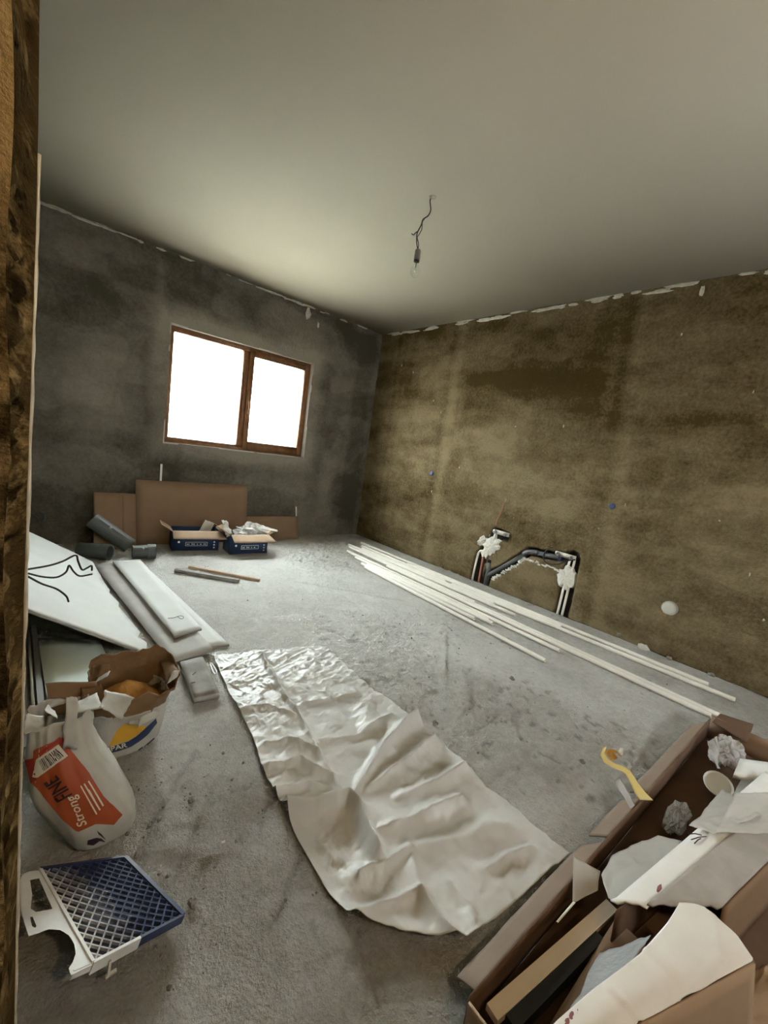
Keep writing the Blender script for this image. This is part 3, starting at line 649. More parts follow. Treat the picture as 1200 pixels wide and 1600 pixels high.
# ================================================================== WHITE PROFILES ON THE FLOOR
PR = .0142
PIPES = [  # x at both ends, y far, y near, layer z, label
    ((3.138, 2.96), (3.166, 1.281), 0, 'white pipe starting midway and ending level with the paired wall pipes'),
    ((3.185, 3.828), (3.232, .363), 0, 'long white pipe lying nearest the brown wall'),
    ((3.087, 2.312), (3.160, .222), 0, 'white pipe whose near end comes second closest to the brown wall'),
    ((2.965, 3.775), (3.012, 1.586), 0, 'white pipe ending short in the middle of the bundle, wall side'),
    ((2.765, 3.538), (2.728, 1.082), 0, 'white pipe on the room side ending between the long pair and the shortest ones'),
    ((2.895, 3.675), (2.838, .177), 0, 'long white pipe reaching past the corner of the open carton'),
    ((2.840, 2.957), (2.793, .270), 0, 'white pipe beside the long one, ending at the carton corner'),
    ((2.620, 3.097), (2.600, 1.686), 0, 'shortest white pipe on the room side of the bundle'),
    ((2.655, 3.051), (2.665, 1.565), 0, 'short white pipe next to the shortest one on the room side'),
    ((2.580, 2.991), (2.485, 1.056), 0, 'white pipe skewed into the room, outermost of the bundle'),
    ((3.018, 3.594), (3.060, 1.823), 0, 'white pipe with an open dark end in the middle of the bundle'),
    ((2.930, 3.516), (2.905, 1.909), 0, 'white pipe ending shortly past the middle between two long ones'),
    ((2.700, 3.30), (2.690, 1.62), 0, 'white pipe lying between the room-side pipes of even length'),
    ((3.095, 3.70), (3.100, 2.40), 0, 'white pipe by the window corner hidden half behind the others'),
]
for (a, b, lay, lab) in PIPES:
    z = PR+.004
    V, F = hollowVF([(a[0], a[1], z), ((a[0]+b[0])/2+.004, (a[1]+b[1])/2, z-.001), (b[0], b[1], z)], PR, PR*.72, 10)
    single('white_pipe', V, F, M['pvc'], lab, 'pipe', 'white pipes in a bundle along the wall', smooth=False)

# ================================================================== PLASTERBOARD AND BOARDS, LEFT
th = .0125
# big sheet leaning on the left wall
lo = [(.454, 3.656), (.463, 3.077), (.485, 2.70), (.501, 2.352), (.507, 2.25), (.50, 2.17), (.49, 2.10)]
rt = np.array([(x, y, .020) for x, y in lo])
lf = np.array([(-.034, y, .020+.489*.66) for x, y in lo]); lf[:, 1] = np.linspace(3.63, 2.16, len(lo))
P = loft(lf, rt, 14, 60); P[:, :, 2] += .004*np.sin(np.linspace(0, 3, 14))[None, :]
nick = np.interp(np.arange(60), [0, 18, 24, 26, 33, 35, 50, 52, 55, 59], [0, 0, .006, -.010, .004, -.012, .008, -.02, .012, -.01]); P[:, -1, 0] += nick
sh = thing('plasterboard_sheet', 'large pale plasterboard sheet leaning on its side at the left, torn along its lower edge', 'plasterboard', (0, 2.9, .0))
V, F = thick(P[:, ::1], .0125); ob = mk('board', V, F, [M['pboard'], M['gypsum']], sh); ob.data.polygons.foreach_set('material_index', np.r_[np.zeros(len(F)-2*(14+60-2), np.int32), np.ones(2*(14+60-2), np.int32)])
R = np.random.RandomState(3); parts = []
for y, s in ((2.34, .03), (2.28, .025), (2.22, .035), (2.13, .03)):
    x = np.interp(y, [2.1, 2.352, 3.0], [.49, .501, .463]); a = np.array([x-.006, y, .018]); parts.append((np.array([a, a+(s*.6, s*.3, -.006), a+(s*.3, -s*.7, -.009), a+(-.004, -s, .001), a+(0, 0, -.004)]), [(0, 1, 2), (0, 2, 3), (4, 2, 1), (4, 3, 2), (0, 4, 1), (0, 3, 4)]))
V, F = join(*parts); mk('torn_paper', V, F, M['pboard'], sh, kind='stuff')
# pale green offcut and steel sections under its near end
c = [(.108, 1.62, .088), (.345, 1.62, .060), (.330, 2.30, .045), (.098, 2.36, .075)]
V, F = thick(bil(c, 6, 8), .0125); single('plasterboard_offcut', V, F, M['pboard_green'], 'pale green plasterboard offcut lying under the near edge of the leaning sheet', 'plasterboard')
for i, (x, w, hh, mat, lab) in enumerate(((.088, .012, .105, 'zinc', 'galvanised steel channel along the edge of the green offcut'), (.045, .010, .085, 'zinc', 'galvanised steel channel deeper in the dark beside the jamb'))):
    prof = [(-w, hh-.03), (-w, hh), (w*.0, hh), (w*.0, hh-.03)]
    V = []; F = []
    for y in (1.55, 2.45):
        for (dx, z) in ((-.012, hh-.05), (-.012, hh), (.006, hh), (.006, hh-.05), (.0045, hh-.05), (.0045, hh-.0015), (-.0105, hh-.0015), (-.0105, hh-.05)): V.append((x+dx, y, z))
    for k in range(8): F.append((k, (k+1) % 8, 8+(k+1) % 8, 8+k))
    F += [(0, 1, 6, 7), (1, 2, 5, 6), (2, 3, 4, 5), (15, 14, 9, 8), (14, 13, 10, 9), (13, 12, 11, 10)]
    single('steel_channel', V, F, M['zinc'], lab, 'metal profile', 'steel channels under the leaning sheet')
V, F = boxVF((.060, 1.60, .07), (.068, 2.4, .105)); single('plasterboard_strip', V, F, M['pboard'], 'thin white plasterboard strip on edge between the two steel channels', 'plasterboard')
V, F = boxVF((.02, 1.5, 0), (.33, 2.0, .03)); 
# narrow strips on the floor
def edge_faces(o, n):                                   # the cut edges show the grey core
    idx = np.zeros(len(o.data.polygons), np.int32); idx[-n:] = 1; o.data.polygons.foreach_set('material_index', idx)
def board(top, thk, mat, lab, name='plasterboard_strip', nu=6, nv=24, seed=1, bow=.0):
    P = bil(top, nu, nv); P[..., 2] += (fbm(P[..., 0]*3, P[..., 1]*2, 2, seed)-.5)*.0008+bow*np.sin(np.linspace(0, math.pi, nv))[:, None]
    V, F = thick(P, thk); o = single(name, V, F, [M[mat], M['gypsum']], lab, 'plasterboard', 'plasterboard strips on the floor')
    edge_faces(o, 2*(nu+nv-2)); return o
board([(.690, 2.085, .018), (.884, 2.048, .018), (.790, 3.40, .018), (.62, 3.42, .018)], th, 'pboard', 'plasterboard strip lying lowest, on the room side of the fanned strips', seed=3)
board([(.582, 1.975, .024), (.785, 2.00, .0335), (.70, 3.62, .0335), (.465, 3.60, .020)], th, 'pboard_grey', 'dusty grey plasterboard strip in the middle of the fan, next to the leaning sheet', seed=4)
board([(.646, 2.19, .049), (.795, 2.225, .049), (.760, 3.585, .049), (.578, 3.59, .0465)], th, 'pboard', 'white plasterboard strip lying on top of the other two', seed=5)
board([(.578, 1.636, .034), (.678, 1.624, .034), (.712, 1.950, .034), (.607, 1.950, .034)], .026, 'wood_grey', 'short thick grey offcut at the near end of the fanned strips', name='board_offcut', seed=6, nv=8)
V, F = tubeVF(smoothline([fl(328, 1036, .006), fl(333, 1050, .006), fl(337, 1054, .006), fl(338, 1048, .006), fl(331, 1037, .006)], 5), .0022, 6)
single('wire_clip', V, F, M['zinc'], 'bent bright wire clip lying beside the short thick offcut', 'wire clip', smooth=True)
V, F = tubeVF(smoothline([fl(262, 966, .051), fl(272, 965, .052), fl(283, 962, .052), fl(287, 965, .052), fl(283, 967, .052), fl(277, 963, .052)], 4), .0014, 5)
single('wire_scrap', V, F, M['wire'], 'curled dark wire scrap lying on the topmost white strip', 'wire', smooth=True)
for i, (a, b) in enumerate((((306, 1050), (301, 1054)), ((298, 1067), (305, 1066)))):
    V, F = tubeVF([fl(*a, .036), fl(*b, .036)], .0018, 5); single('wood_splinter', V, F, M['wire'], ['dark slanting splinter on the short thick offcut', 'dark splinter lying crosswise on the short thick offcut'][i], 'splinter')
# two slats further off
for i, (a, b, lab, r) in enumerate((((274, 891), (373, 908), 'rough grey batten on the floor in front of the blue cartons', .014), ((292, 889), (405, 908), 'thin pale batten lying against the rough grey one', .010))):
    A, B = fl(*a, r+.002), fl(*b, r+.002); A[2] = B[2] = r+.002
    if i: 
        d = np.array([.03, .045, 0]); A = A+d; B = B+d*.3
    V, F = barVF(A, B, r*2.2, r*2); single('batten', V, F, M['wood_grey' if i == 0 else 'card_in'], lab, 'batten', 'battens before the blue cartons')

# ================================================================== BY THE WINDOW WALL
def lean_panel(x0, x1, z1, yb, yt, mat, seed, z0=.002, thk=.006, nu=14, nv=8, amp=.01):
    P = bil([(x0, yb, z0), (x1, yb, z0), (x1, yt, z1), (x0, yt, z1)], nu, nv); P[..., 1] -= amp*(fbm(P[..., 0]*4, P[..., 2]*4, 2, seed)); return thick(P, thk)
cb = thing('cardboard_box', 'flattened brown cardboard box with a fold line, leftmost of three cardboards under the window', 'cardboard', (.66, 4.15, 0))
V, F = lean_panel(.515, .722, .475, 4.07, 4.20, M['card'], 3); mk('broad_panel', V, F, M['card'], cb)
P = bil([(.724, 4.07, .002), (.835, 4.11, .002), (.83, 4.235, .465), (.724, 4.20, .475)], 5, 8); V, F = thick(P, .006); mk('folded_panel', V, F, M['card'], cb)
V, F = lean_panel(.837, 1.885, .59, 4.185, 4.285, M['card'], 5); single('cardboard_sheet', V, F, M['card'], 'wide tall sheet of brown cardboard leaning under the window behind the blue cartons', 'cardboard', 'cardboard under the window')
V, F = lean_panel(1.80, 2.53, .255, 4.20, 4.27, M['card'], 7); single('cardboard_sheet', V, F, M['card'], 'low brown cardboard sheet at the wall foot, rightmost of three cardboards under the window', 'cardboard', 'cardboard under the window')
V, F = barVF((1.050, 4.295, .0), (1.045, 4.305, .745), .016, .012, (0, 1, 0)); single('white_lath', V, F, M['pvc'], 'white lath standing up behind the wide cardboard sheet', 'lath', 'white laths by the window wall')
V, F = barVF((2.545, 4.27, .0), (2.512, 4.30, .365), .014, .012, (0, 1, 0)); single('white_lath', V, F, M['pvc'], 'white lath standing at the end of the low cardboard sheet', 'lath', 'white laths by the window wall')
def pipe_piece(a, b, r, lab, sock=True, bolts=()):
    a, b = np.array(a, float), np.array(b, float); d = b-a; L_ = np.linalg.norm(d); u = d/L_
    t = thing('drain_pipe_offcut', lab, 'pipe', ((a[0]+b[0])/2, (a[1]+b[1])/2, min(a[2], b[2])-r), 'grey drain pipe pieces in the dark corner')
    V, F = hollowVF([a, a+d*.5, b], r, r*.9, 20); mk('tube', V, F, M['dark_pipe'], t, smooth=False)
    if sock: V, F = hollowVF([b-u*.06, b-u*.05, b-u*.0], [r*1.14]*3 if False else r*1.14, r*.99, 20); mk('socket', V, F, M['dark_pipe'], t, smooth=False)
    for q in bolts: V, F = blobVF(a+d*q+np.array([-.0, -.75, .66])*r, (.012, .012, .012), 5, amp=.1); mk('screw', V, F, M['zinc'], t, smooth=True)
pipe_piece((.485, 3.985, .285), (.745, 3.90, .075), .062, 'long dark grey drain pipe piece tilted up against the cardboard', False, (.45,))
pipe_piece((.735, 3.745, .066), (.90, 3.73, .066), .055, 'short dark grey drain pipe piece lying level at the foot of the tilted one', True, (.4,))
pipe_piece((.40, 3.90, .066), (.585, 3.76, .066), .055, 'short black-green drain pipe piece beside the leaning plasterboard sheet', True)
V, F = tubeVF(smoothline([aty(44, 800, 4.325), aty(52, 806, 4.29), aty(59, 810, 4.29), aty(61, 817, 4.315)]+[], 5), .008, 6)
single('cable_tail', V, F, M['dark_pipe'], 'grey cable tail hooked on the window wall in the dark left corner', 'cable', smooth=True)
V, F = tubeVF(smoothline([aty(62, 802, 4.325), aty(69, 803, 4.29), aty(70, 810, 4.29), aty(67, 814, 4.31)], 5), .007, 6)
single('cable_tail', V, F, M['dark_pipe'], 'short curled cable tail right of the hooked one in the dark left corner', 'cable', smooth=True)

def open_carton(name, cx, cy, w, d, h, rz, lab, flap_l=True):
    t = thing(name, lab, 'box', (cx, cy, 0), 'blue printed cartons under the window')
    c, s = math.cos(rz), math.sin(rz); Rm = np.array([[c, s, 0], [-s, c, 0], [0, 0, 1]])
    def put(nm, V, F, mat, par=t, **k):
        V = np.asarray(V, float) @ Rm + np.array([cx, cy, 0]); return mk(nm, V, F, mat, par, **k)
    e = .005
    put('bottom', *boxVF((-w/2, -d/2, .002), (w/2, d/2, .007)), M['card_in'])
    fw = put('front_wall', *boxVF((-w/2, -d/2, .007), (w/2, -d/2+e, h)), M['blue_box'])
    put('back_wall', *boxVF((-w/2, d/2-e, .007), (w/2, d/2, h)), M['blue_box'])
    put('side_wall', *boxVF((-w/2, -d/2+e, .007), (-w/2+e, d/2-e, h)), M['blue_box']); put('side_wall', *boxVF((w/2-e, -d/2+e, .007), (w/2, d/2-e, h)), M['blue_box'])
    P = bil([(-w/2-.0, -d/2-.10, h-.045), (w/2+.05, -d/2-.10, h-.050), (w/2, -d/2, h+.004), (-w/2, -d/2, h+.004)], 6, 5); put('front_flap', *thick(P, .005), M['card_in'])
    P = bil([(-w/2-.09, -d/2, h+.06), (-w/2, -d/2, h), (-w/2, d/2, h), (-w/2-.09, d/2, h+.06)], 5, 5); put('side_flap', *thick(P, .005), M['card_in'])
    P = bil([(w/2, -d/2, h), (w/2+.06, -d/2, h+.03), (w/2+.06, d/2, h+.03), (w/2, d/2, h)], 5, 5); put('side_flap', *thick(P, .005), M['card_in'])
    # printed frame, unreadable lettering and three dots on the front
    y = -d/2-.0012; lx0, lx1, lz0, lz1 = -w*.22, w*.25, h*.26, h*.46
    fr_ = [boxVF((lx0, y, lz0), (lx1, y+.001, lz0+.004)), boxVF((lx0, y, lz1-.004), (lx1, y+.001, lz1)), boxVF((lx0, y, lz0), (lx0+.004, y+.001, lz1)), boxVF((lx1-.004, y, lz0), (lx1, y+.001, lz1))]
    R = np.random.RandomState(3); x = lx0+.012
    while x < lx1-.02:
        wd_ = R.uniform(.006, .014); fr_.append(boxVF((x, y, lz0+.012), (x+wd_, y+.001, lz1-.012-.006*R.rand()))); x += wd_+R.choice([.004, .004, .018])
    put('printed_label', *join(*fr_), M['white_print'], fw, kind='stuff')
    dots = [latheVF([(.008, 0), (.008, .001)], (w*.40, -d/2-.0012, h*q), 10, (0, -1, 0)) for q in (.18, .32, .46)]+[latheVF([(.010, 0), (.010, .001)], (-w*.36, -d/2-.0012, h*.46), 10, (0, -1, 0))]
    put('printed_dot', *join(*dots), M['white_print'], fw, kind='stuff')
    return t
A, B = fl(262, 863), fl(343, 862); ang = math.atan2(B[1]-A[1], B[0]-A[0]); w1 = .40
open_carton('blue_carton', 1.262+.03, 4.00, w1, .20, .19, ang, 'dark blue printed carton with open flaps and white sticks poking out')
A, B = fl(362, 868), fl(415, 866); ang2 = math.atan2(B[1]-A[1], B[0]-A[0])
open_carton('blue_carton', 1.715, 3.815, .36, .22, .19, ang2+.02, 'dark blue printed carton with open flaps stuffed with crumpled white film')
for i, (dx, lab) in enumerate(((.0, 'first white stick poking out of the blue carton, nearest its middle'), (.05, 'middle white stick of three poking out of the blue carton'), (.095, 'white stick poking out of the blue carton nearest its neighbour'))):
    V, F = barVF((1.275+dx, 3.985+.02*i, .022), (1.40+dx*.75, 4.02+.015*i, .265-.014*i), .030, .012, (0, 1, 0)); single('white_stick', V, F, M['pvc'], lab, 'stick', 'white sticks in the blue carton')
def wad(c, r, seed, mat, lab, name='crumpled_film', cat='plastic film', group=None, n=22, amp=.5):
    R = np.random.RandomState(seed); V = []; nu, nv = n, n//2+2
    for i in range(nv+1):
        ph = math.pi*i/nv
        for k in range(nu):
            t = 2*math.pi*k/nu; a = math.cos(t)*2.2+seed; b = math.sin(t)*2.2+ph*2.0
            s = 1+amp*(ridged(a, b, 3, seed)-.55)*2
            V.append((c[0]+r[0]*s*math.sin(ph)*math.cos(t), c[1]+r[1]*s*math.sin(ph)*math.sin(t), c[2]+r[2]*s*math.cos(ph)))
    F = [(i*nu+k, (i+1)*nu+k, (i+1)*nu+(k+1) % nu, i*nu+(k+1) % nu) for i in range(nv) for k in range(nu)]
    return single(name, V, F, mat, lab, cat, group)
wad((1.755, 3.82, .185), (.125, .085, .075), 14, M['film'], 'crumpled white film heaped in the blue carton at the right', amp=.7)
P = crumple(bil([(1.49, 3.73, .17), (1.56, 3.76, .185), (1.53, 3.86, .30), (1.46, 3.83, .31)], 14, 14), .03, 18, 33); V, F = thick(P, .0012)
single('film_scrap', V, F, M['film'], 'white film scrap standing at the left flap of the stuffed blue carton', 'plastic film')
P = crumple(bil([(1.84, 3.74, .235), (1.98, 3.70, .215), (2.00, 3.73, .225), (1.86, 3.80, .26)], 12, 6), .012, 18, 35); V, F = thick(P, .0012)
single('film_scrap', V, F, M['film'], 'pointed white film scrap jutting over the right flap of the stuffed blue carton', 'plastic film')
# three wires out of the jamb, close to the camera
cw = thing('loose_cable', 'three thin black wires sticking out from behind the rough jamb', 'cable', (-.03, JY1+.005, 1.0))
for i, pts in enumerate(([(20, 893), (40, 890), (75, 884), (98, 877), (118, 867.5), (122, 877), (128, 890), (135, 888), (143, 884), (143.5, 891)], [(20, 893), (40, 895), (65, 901), (88, 902), (103, 894), (108, 883.5), (115, 893), (125, 900), (144, 897)], [(20, 893), (40, 899), (65, 912), (88, 920), (103, 931), (107, 940)])):
    yy = np.linspace(JY1+.004, JY1+.05, len(pts)); V, F = tubeVF(smoothline([aty(x, y, q) for (x, y), q in zip(pts, yy)], 5), .0009, 6); mk('wire', V, F, M['wire'], cw, smooth=True)

# ================================================================== PLASTIC SHEET ON THE FLOOR
def pxl(pts, z=.006): return [fl(x, y, z) for x, y in pts]
lf = pxl([(333, 1028), (358, 1085), (393, 1150), (408, 1205), (440, 1264), (466, 1316), (505, 1385), (543, 1446)])
md = pxl([(404, 1019), (455, 1105), (500, 1175), (545, 1243), (585, 1300), (652, 1400), (690, 1450), (722, 1490)])
rt = pxl([(505, 1011), (575, 1075), (648, 1128), (720, 1192), (760, 1235), (820, 1282), (860, 1318), (889, 1341)])
nu2, nv = 84, 290
Pl = loft(lf, md, nu2, nv); Pr = loft(md, rt, nu2, nv); PS = np.concatenate([Pl, Pr[:, 1:]], 1)
# the free end bulges towards its corner
Xs, Ys = PS[..., 0], PS[..., 1]; uu = np.linspace(0, 1, PS.shape[1])[None, :]; vv = np.linspace(0, 1, nv)[:, None]
RID = [([(438, 1266), (495, 1266), (543, 1252), (560, 1268), (590, 1345)], .040, .022), ([(548, 1246), (583, 1195), (612, 1160), (648, 1128)], .046, .018),
       ([(562, 1302), (640, 1288), (718, 1256)], .030, .020), ([(575, 1232), (625, 1200), (676, 1162)], .034, .020), ([(620, 1246), (670, 1228), (724, 1210)], .030, .020),
       ([(600, 1330), (700, 1318), (790, 1292)], .016, .03), ([(408, 1022), (440, 1080), (470, 1125), (500, 1178), (530, 1235)], .013, .012), ([(470, 1100), (500, 1095), (560, 1085)], .010, .012),
       ([(420, 1200), (470, 1192), (520, 1215)], .018, .016), ([(430, 1236), (480, 1228), (530, 1240)], .018, .014), ([(415, 1165), (450, 1158), (495, 1172)], .014, .013), ([(500, 1160), (560, 1150), (610, 1118)], .012, .014),
       ([(655, 1400), (690, 1455), (722, 1490)], .022, .018), ([(655, 1400), (590, 1425), (543, 1446)], .016, .016), ([(560, 1372), (600, 1355), (640, 1330)], .020, .018), ([(640, 1330), (655, 1400)], .012, .02),
       ([(722, 1490), (770, 1462), (830, 1420), (870, 1375)], .018, .016), ([(760, 1360), (790, 1340), (830, 1330)], .014, .02), ([(700, 1380), (730, 1420), (740, 1450)], .012, .02), ([(380, 1110), (420, 1105), (460, 1120)], .010, .012)]
Hs = np.zeros_like(Xs)
wob = .012*(fbm(Xs*14, Ys*14, 2, 301)-.5)
for pts, hgt, wdt in RID:
    Q = [fl(x, y, .02)[:2] for x, y in pts]; d = seg_d(Xs+wob, Ys+wob, Q)
    if pts[-1][0] > 640 and pts[0][0] < 625:           # these folds die out towards the middle of the sheet
        a_, b_ = np.array(Q[0]), np.array(Q[-1]); k_ = np.clip(((Xs-a_[0])*(b_-a_)[0]+(Ys-a_[1])*(b_-a_)[1])/((b_-a_)@(b_-a_)), 0, 1); hgt = hgt*(.25+.9*k_); wdt = wdt*(.7+.7*k_)
    Hs = np.maximum(Hs, 1.35*hgt*np.exp(-(np.abs(d)/wdt)**1.3)) + .12*hgt*np.exp(-(d/wdt)**2)
ca, sa = math.cos(.35), math.sin(.35); A_ = Xs*ca+Ys*sa; B_ = -Xs*sa+Ys*ca
small = (ridged(A_*8, B_*20, 4, 305)-.55)*.014*sstep(.75, .3, vv)+(np.maximum(ridged(A_*11+3, B_*30, 2, 306), ridged(A_*26, B_*14+2, 2, 307))-.72)*.014*sstep(.6, .2, vv)+(ridged(A_*5, B_*11, 3, 309)-.55)*.016*sstep(.2, .6, vv)+(ridged(Xs*30, Ys*34, 2, 313)-.5)*.004
small = small+(ridged(Xs*3.2+Ys*1.5, Ys*4-Xs*2, 2, 317)-.6)*.016
R = np.random.RandomState(77); wx, wy = Xs+.10*(fbm(Xs*4, Ys*4, 3, 351)-.5), Ys+.10*(fbm(Xs*4+7, Ys*4, 3, 352)-.5)
for i in range(9):                                      # sharp paper-like creases
    a_ = R.uniform(0, math.pi); lam = R.uniform(.07, .20); q_ = (wx*math.cos(a_)+wy*math.sin(a_))/lam+R.rand()
    m_ = sstep(.42, .6, fbm(Xs*5+i*3, Ys*5, 2, 360+i)); small = small+m_*(.5-np.abs((q_ % 1)-.5)-.25)*.075*lam*sstep(.1, .35, vv)
Zs = .015+Hs+np.clip(small, -.006, .03)
Zs = np.maximum(Zs, .0125)
Zs = Zs+.012*sstep(.93, 1.0, vv)
PS[..., 2] = Zs
V, F = thick(PS[:, ::-1], .0016)
single('plastic_sheet', V, F, M['sheet'], 'wrinkled milky plastic sheet spread on the floor from the strips to the open carton', 'plastic sheet', smooth=True)

# ================================================================== SACKS
from mathutils.bvhtree import BVHTree
class Decal:
    def __init__(s, V, F): s.t = BVHTree.FromPolygons([Vector(v) for v in V], [tuple(int(i) for i in f) for f in F])
    def hit(s, x, y, off):
        d = Vector(ray(x, y)).normalized(); p, n, i, q = s.t.ray_cast(Vector(CO), d, 20)
        if p is None: return None
        if n.dot(d) > 0: n = -n
        return np.array(p+n*off)
    def grid(s, top, bot, nu, nv, off=.0015, th=.0008):
        def rs(P, n):
            P = np.asarray(P, float); c = np.r_[0, np.cumsum(np.hypot(*np.diff(P, axis=0).T))]; c /= c[-1]
            t = np.linspace(0, 1, n); return np.stack([np.interp(t, c, P[:, k]) for k in range(2)], 1)
        a, b = rs(top, nu), rs(bot, nu); ok = {}; V = []; F = []
        for j in range(nv):
            for i in range(nu):
                q = a[i]+(b[i]-a[i])*j/(nv-1); h = s.hit(*q, off)
                if h is not None: ok[(j, i)] = len(V); V.append(h)
        for j in range(nv-1):
            for i in range(nu-1):
                k = [(j, i), (j+1, i), (j+1, i+1), (j, i+1)]
                if all(q in ok for q in k): F.append(tuple(ok[q] for q in k))
        return np.array(V), F
    def text(s, word, quad, off=.003, bold=0.):
        T, F = textVF(word, bold); a, b, c, d = [np.array(q, float) for q in quad]; V = []; bad = set()   # BL BR TR TL
        for i, (u, v) in enumerate(T):
            q = (a*(1-u)+b*u)*(1-v)+(d*(1-u)+c*u)*v; h = s.hit(*q, off)
            if h is None: bad.add(i); h = np.zeros(3)
            V.append(h)
        return np.array(V), [f for f in F if not bad & set(f)]
def sack(rings, nth, seed, amp, jag=.02, thk=.004, tilt=0.):
    """rings: (cx, cy, z, a, b); open sack with wall thickness and a torn rim"""
    rings = np.array(rings, float); s = np.linspace(0, 1, len(rings)); n = 34; t = np.linspace(0, 1, n)
    r = np.stack([np.interp(t, s, rings[:, k]) for k in range(5)], 1)
    for _ in range(2): r[1:-1] = (r[:-2]+2*r[1:-1]+r[2:])/4
    th_ = np.linspace(0, 2*math.pi, nth+1)[None, :]; v = t[:, None]
    ct, st = np.cos(th_), np.sin(th_); e = .75
    sx = np.sign(ct)*np.abs(ct)**e; sy = np.sign(st)*np.abs(st)**e
    X_ = ct*2+seed; Y_ = st*2+v*3.2
    k = 1+amp*(ridged(X_, Y_, 3, seed)-.55)*(.35+v)
    x = r[:, 0:1]+r[:, 3:4]*sx*k; y = r[:, 1:2]+r[:, 4:5]*sy*k; z = r[:, 2:3]+0*ct
    z = z+jag*sstep(.72, 1, v)*2*(fbm(ct*3+seed, st*3+9, 3, seed+7)-.5)*2
    z = np.maximum(z+tilt*st*sstep(.3, 1, v), .002)
    P = np.stack([x, y, z], -1); P[:, -1] = P[:, 0]
    V, F = thick(P[:, ::-1], thk) if False else thick(P, thk)
    # closed bottom
    c0 = P[0].mean(0); k0 = len(V); V = np.vstack([V, c0]); F = [tuple(f) for f in F]+[(i+1, i, k0) for i in range(nth)]
    return V, F, P
# -- nearer sack, leaning to the left
rg = [(.200, 1.195, .003, .058, .050), (.198, 1.195, .02, .076, .070), (.180, 1.20, .085, .090, .088), (.136, 1.215, .18, .090, .088), (.108, 1.235, .27, .074, .075), (.101, 1.25, .325, .066, .062), (.102, 1.262, .365, .070, .060)]
V, F, PB = sack(rg, 72, 3, .24, .016)
s1 = thing('plaster_sack', 'white paper sack with an orange panel and barcode slumped beside the jamb', 'sack', (.185, 1.195, 0))
body1 = mk('sack_body', V, F, M['bag_white'], s1, smooth=True); D = Decal(V, F)
v_, f_ = D.grid([(53, 1172), (98, 1152), (109, 1170), (138, 1206), (162, 1244), (191, 1273)], [(49, 1222), (65, 1240), (82, 1262), (100, 1282), (121, 1300), (150, 1287), (178, 1288)][:7], 30, 26)
pan = mk('orange_panel', v_, f_, M['orange'], s1, smooth=True, label='orange red printed panel')
v_, f_ = D.grid([(60, 1177), (93, 1151), (103, 1160), (107, 1182)], [(62, 1181), (90, 1160), (97, 1166), (104, 1184)], 16, 4, .0022); mk('red_corner', v_, f_, M['red_print'], s1, smooth=True)
v_, f_ = D.grid([(40, 1187), (55, 1184), (56, 1190)], [(49, 1224), (54, 1220), (57, 1217)], 6, 10, .0019); mk('red_edge', v_, f_, M['red_print'], s1, smooth=True)
v_, f_ = D.grid([(58, 1186), (91, 1163)], [(52, 1213), (58, 1215), (106, 1181)], 16, 12, .0026); lb = mk('barcode_label', v_, f_, M['label'], s1, smooth=True)
R = np.random.RandomState(8); bars = []; u = .04
while u < .93:
    w_ = R.choice([.018, .03, .045]); a = np.array([60, 1189]); b = np.array([88, 1168.5]); c = np.array([100, 1181]); d = np.array([67, 1205])
    q = lambda uu, t_: (a+(b-a)*uu)*(1-t_)+(d+(c-d)*uu)*t_
    bars.append(D.grid([q(u, 0), q(u+w_, 0)], [q(u, 1), q(u+w_, 1)], 2, 6, .0034)); u += w_+R.choice([.02, .035, .05])
V_, F_ = join(*[b for b in bars if len(b[1])]); mk('barcode', V_, F_, M['ink'], lb, kind='stuff')
V_, F_ = D.text('Strong', [(141, 1284), (122, 1239), (101, 1245), (121, 1291)], .0055, .01); mk('lettering', V_, F_, M['pale_ink'], pan, label='cream lettering')
V_, F_ = D.text('FINE', [(113, 1240), (90, 1209), (69, 1222), (92, 1252)], .0055, .02); mk('lettering', V_, F_, M['ink'], pan, label='dark lettering')
ln = []
for k in range(3):
    o = k*7; ln.append(D.grid([(150+o*.7, 1272-o*.9), (125+o*.8, 1228-o*.5)], [(152+o*.7, 1270.5-o*.9), (127+o*.8, 1226.5-o*.5)], 24, 2, .0030))
V_, F_ = join(*ln); mk('small_print', V_, F_, M['pale_ink'], pan, kind='stuff')
v_, f_ = D.grid([(137, 1312), (150, 1308), (158, 1309), (164, 1314)], [(136, 1319), (146, 1320), (156, 1313), (163, 1315)], 12, 4, .002); v2, f2 = D.grid([(151, 1297), (158, 1302)], [(154, 1303), (166, 1312)], 4, 6, .002)
V_, F_ = join((v_, f_), (v2, f2)); mk('printed_trowel', V_, F_, M['ink'], s1)
v_, f_ = D.grid([(48, 1230), (80, 1270), (113, 1304)], [(45, 1231), (78, 1273), (110, 1308)], 20, 3, .0012)
def paper(c, amp, sc, seed, mat, name, par, nu=14, nv=14, thk=.0012, rag=.008, sides='01lr'):
    P = ragged(crumple(bil(c, nu, nv), amp, sc, seed), rag, seed, sides); V, F = thick(P, thk); return mk(name, V, F, mat, par, smooth=True)
A3 = lambda x, y, Y: aty(x, y, Y)
paper([A3(112, 1116, 1.235), A3(160, 1105, 1.225), A3(150, 1084, 1.30), A3(118, 1100, 1.27)], .006, 14, 41, M['bag_white'], 'torn_flap', s1)
paper([A3(158, 1106, 1.225), A3(190, 1121, 1.23), A3(207, 1090, 1.28), A3(165, 1080, 1.29)], .006, 12, 43, M['bag_white'], 'torn_flap', s1, rag=.006)
paper([A3(103, 1168, 1.165), A3(122, 1172, 1.165), A3(120, 1092, 1.19), A3(106, 1090, 1.19)], .010, 16, 45, M['bag_white'], 'torn_flap', s1, rag=.006)
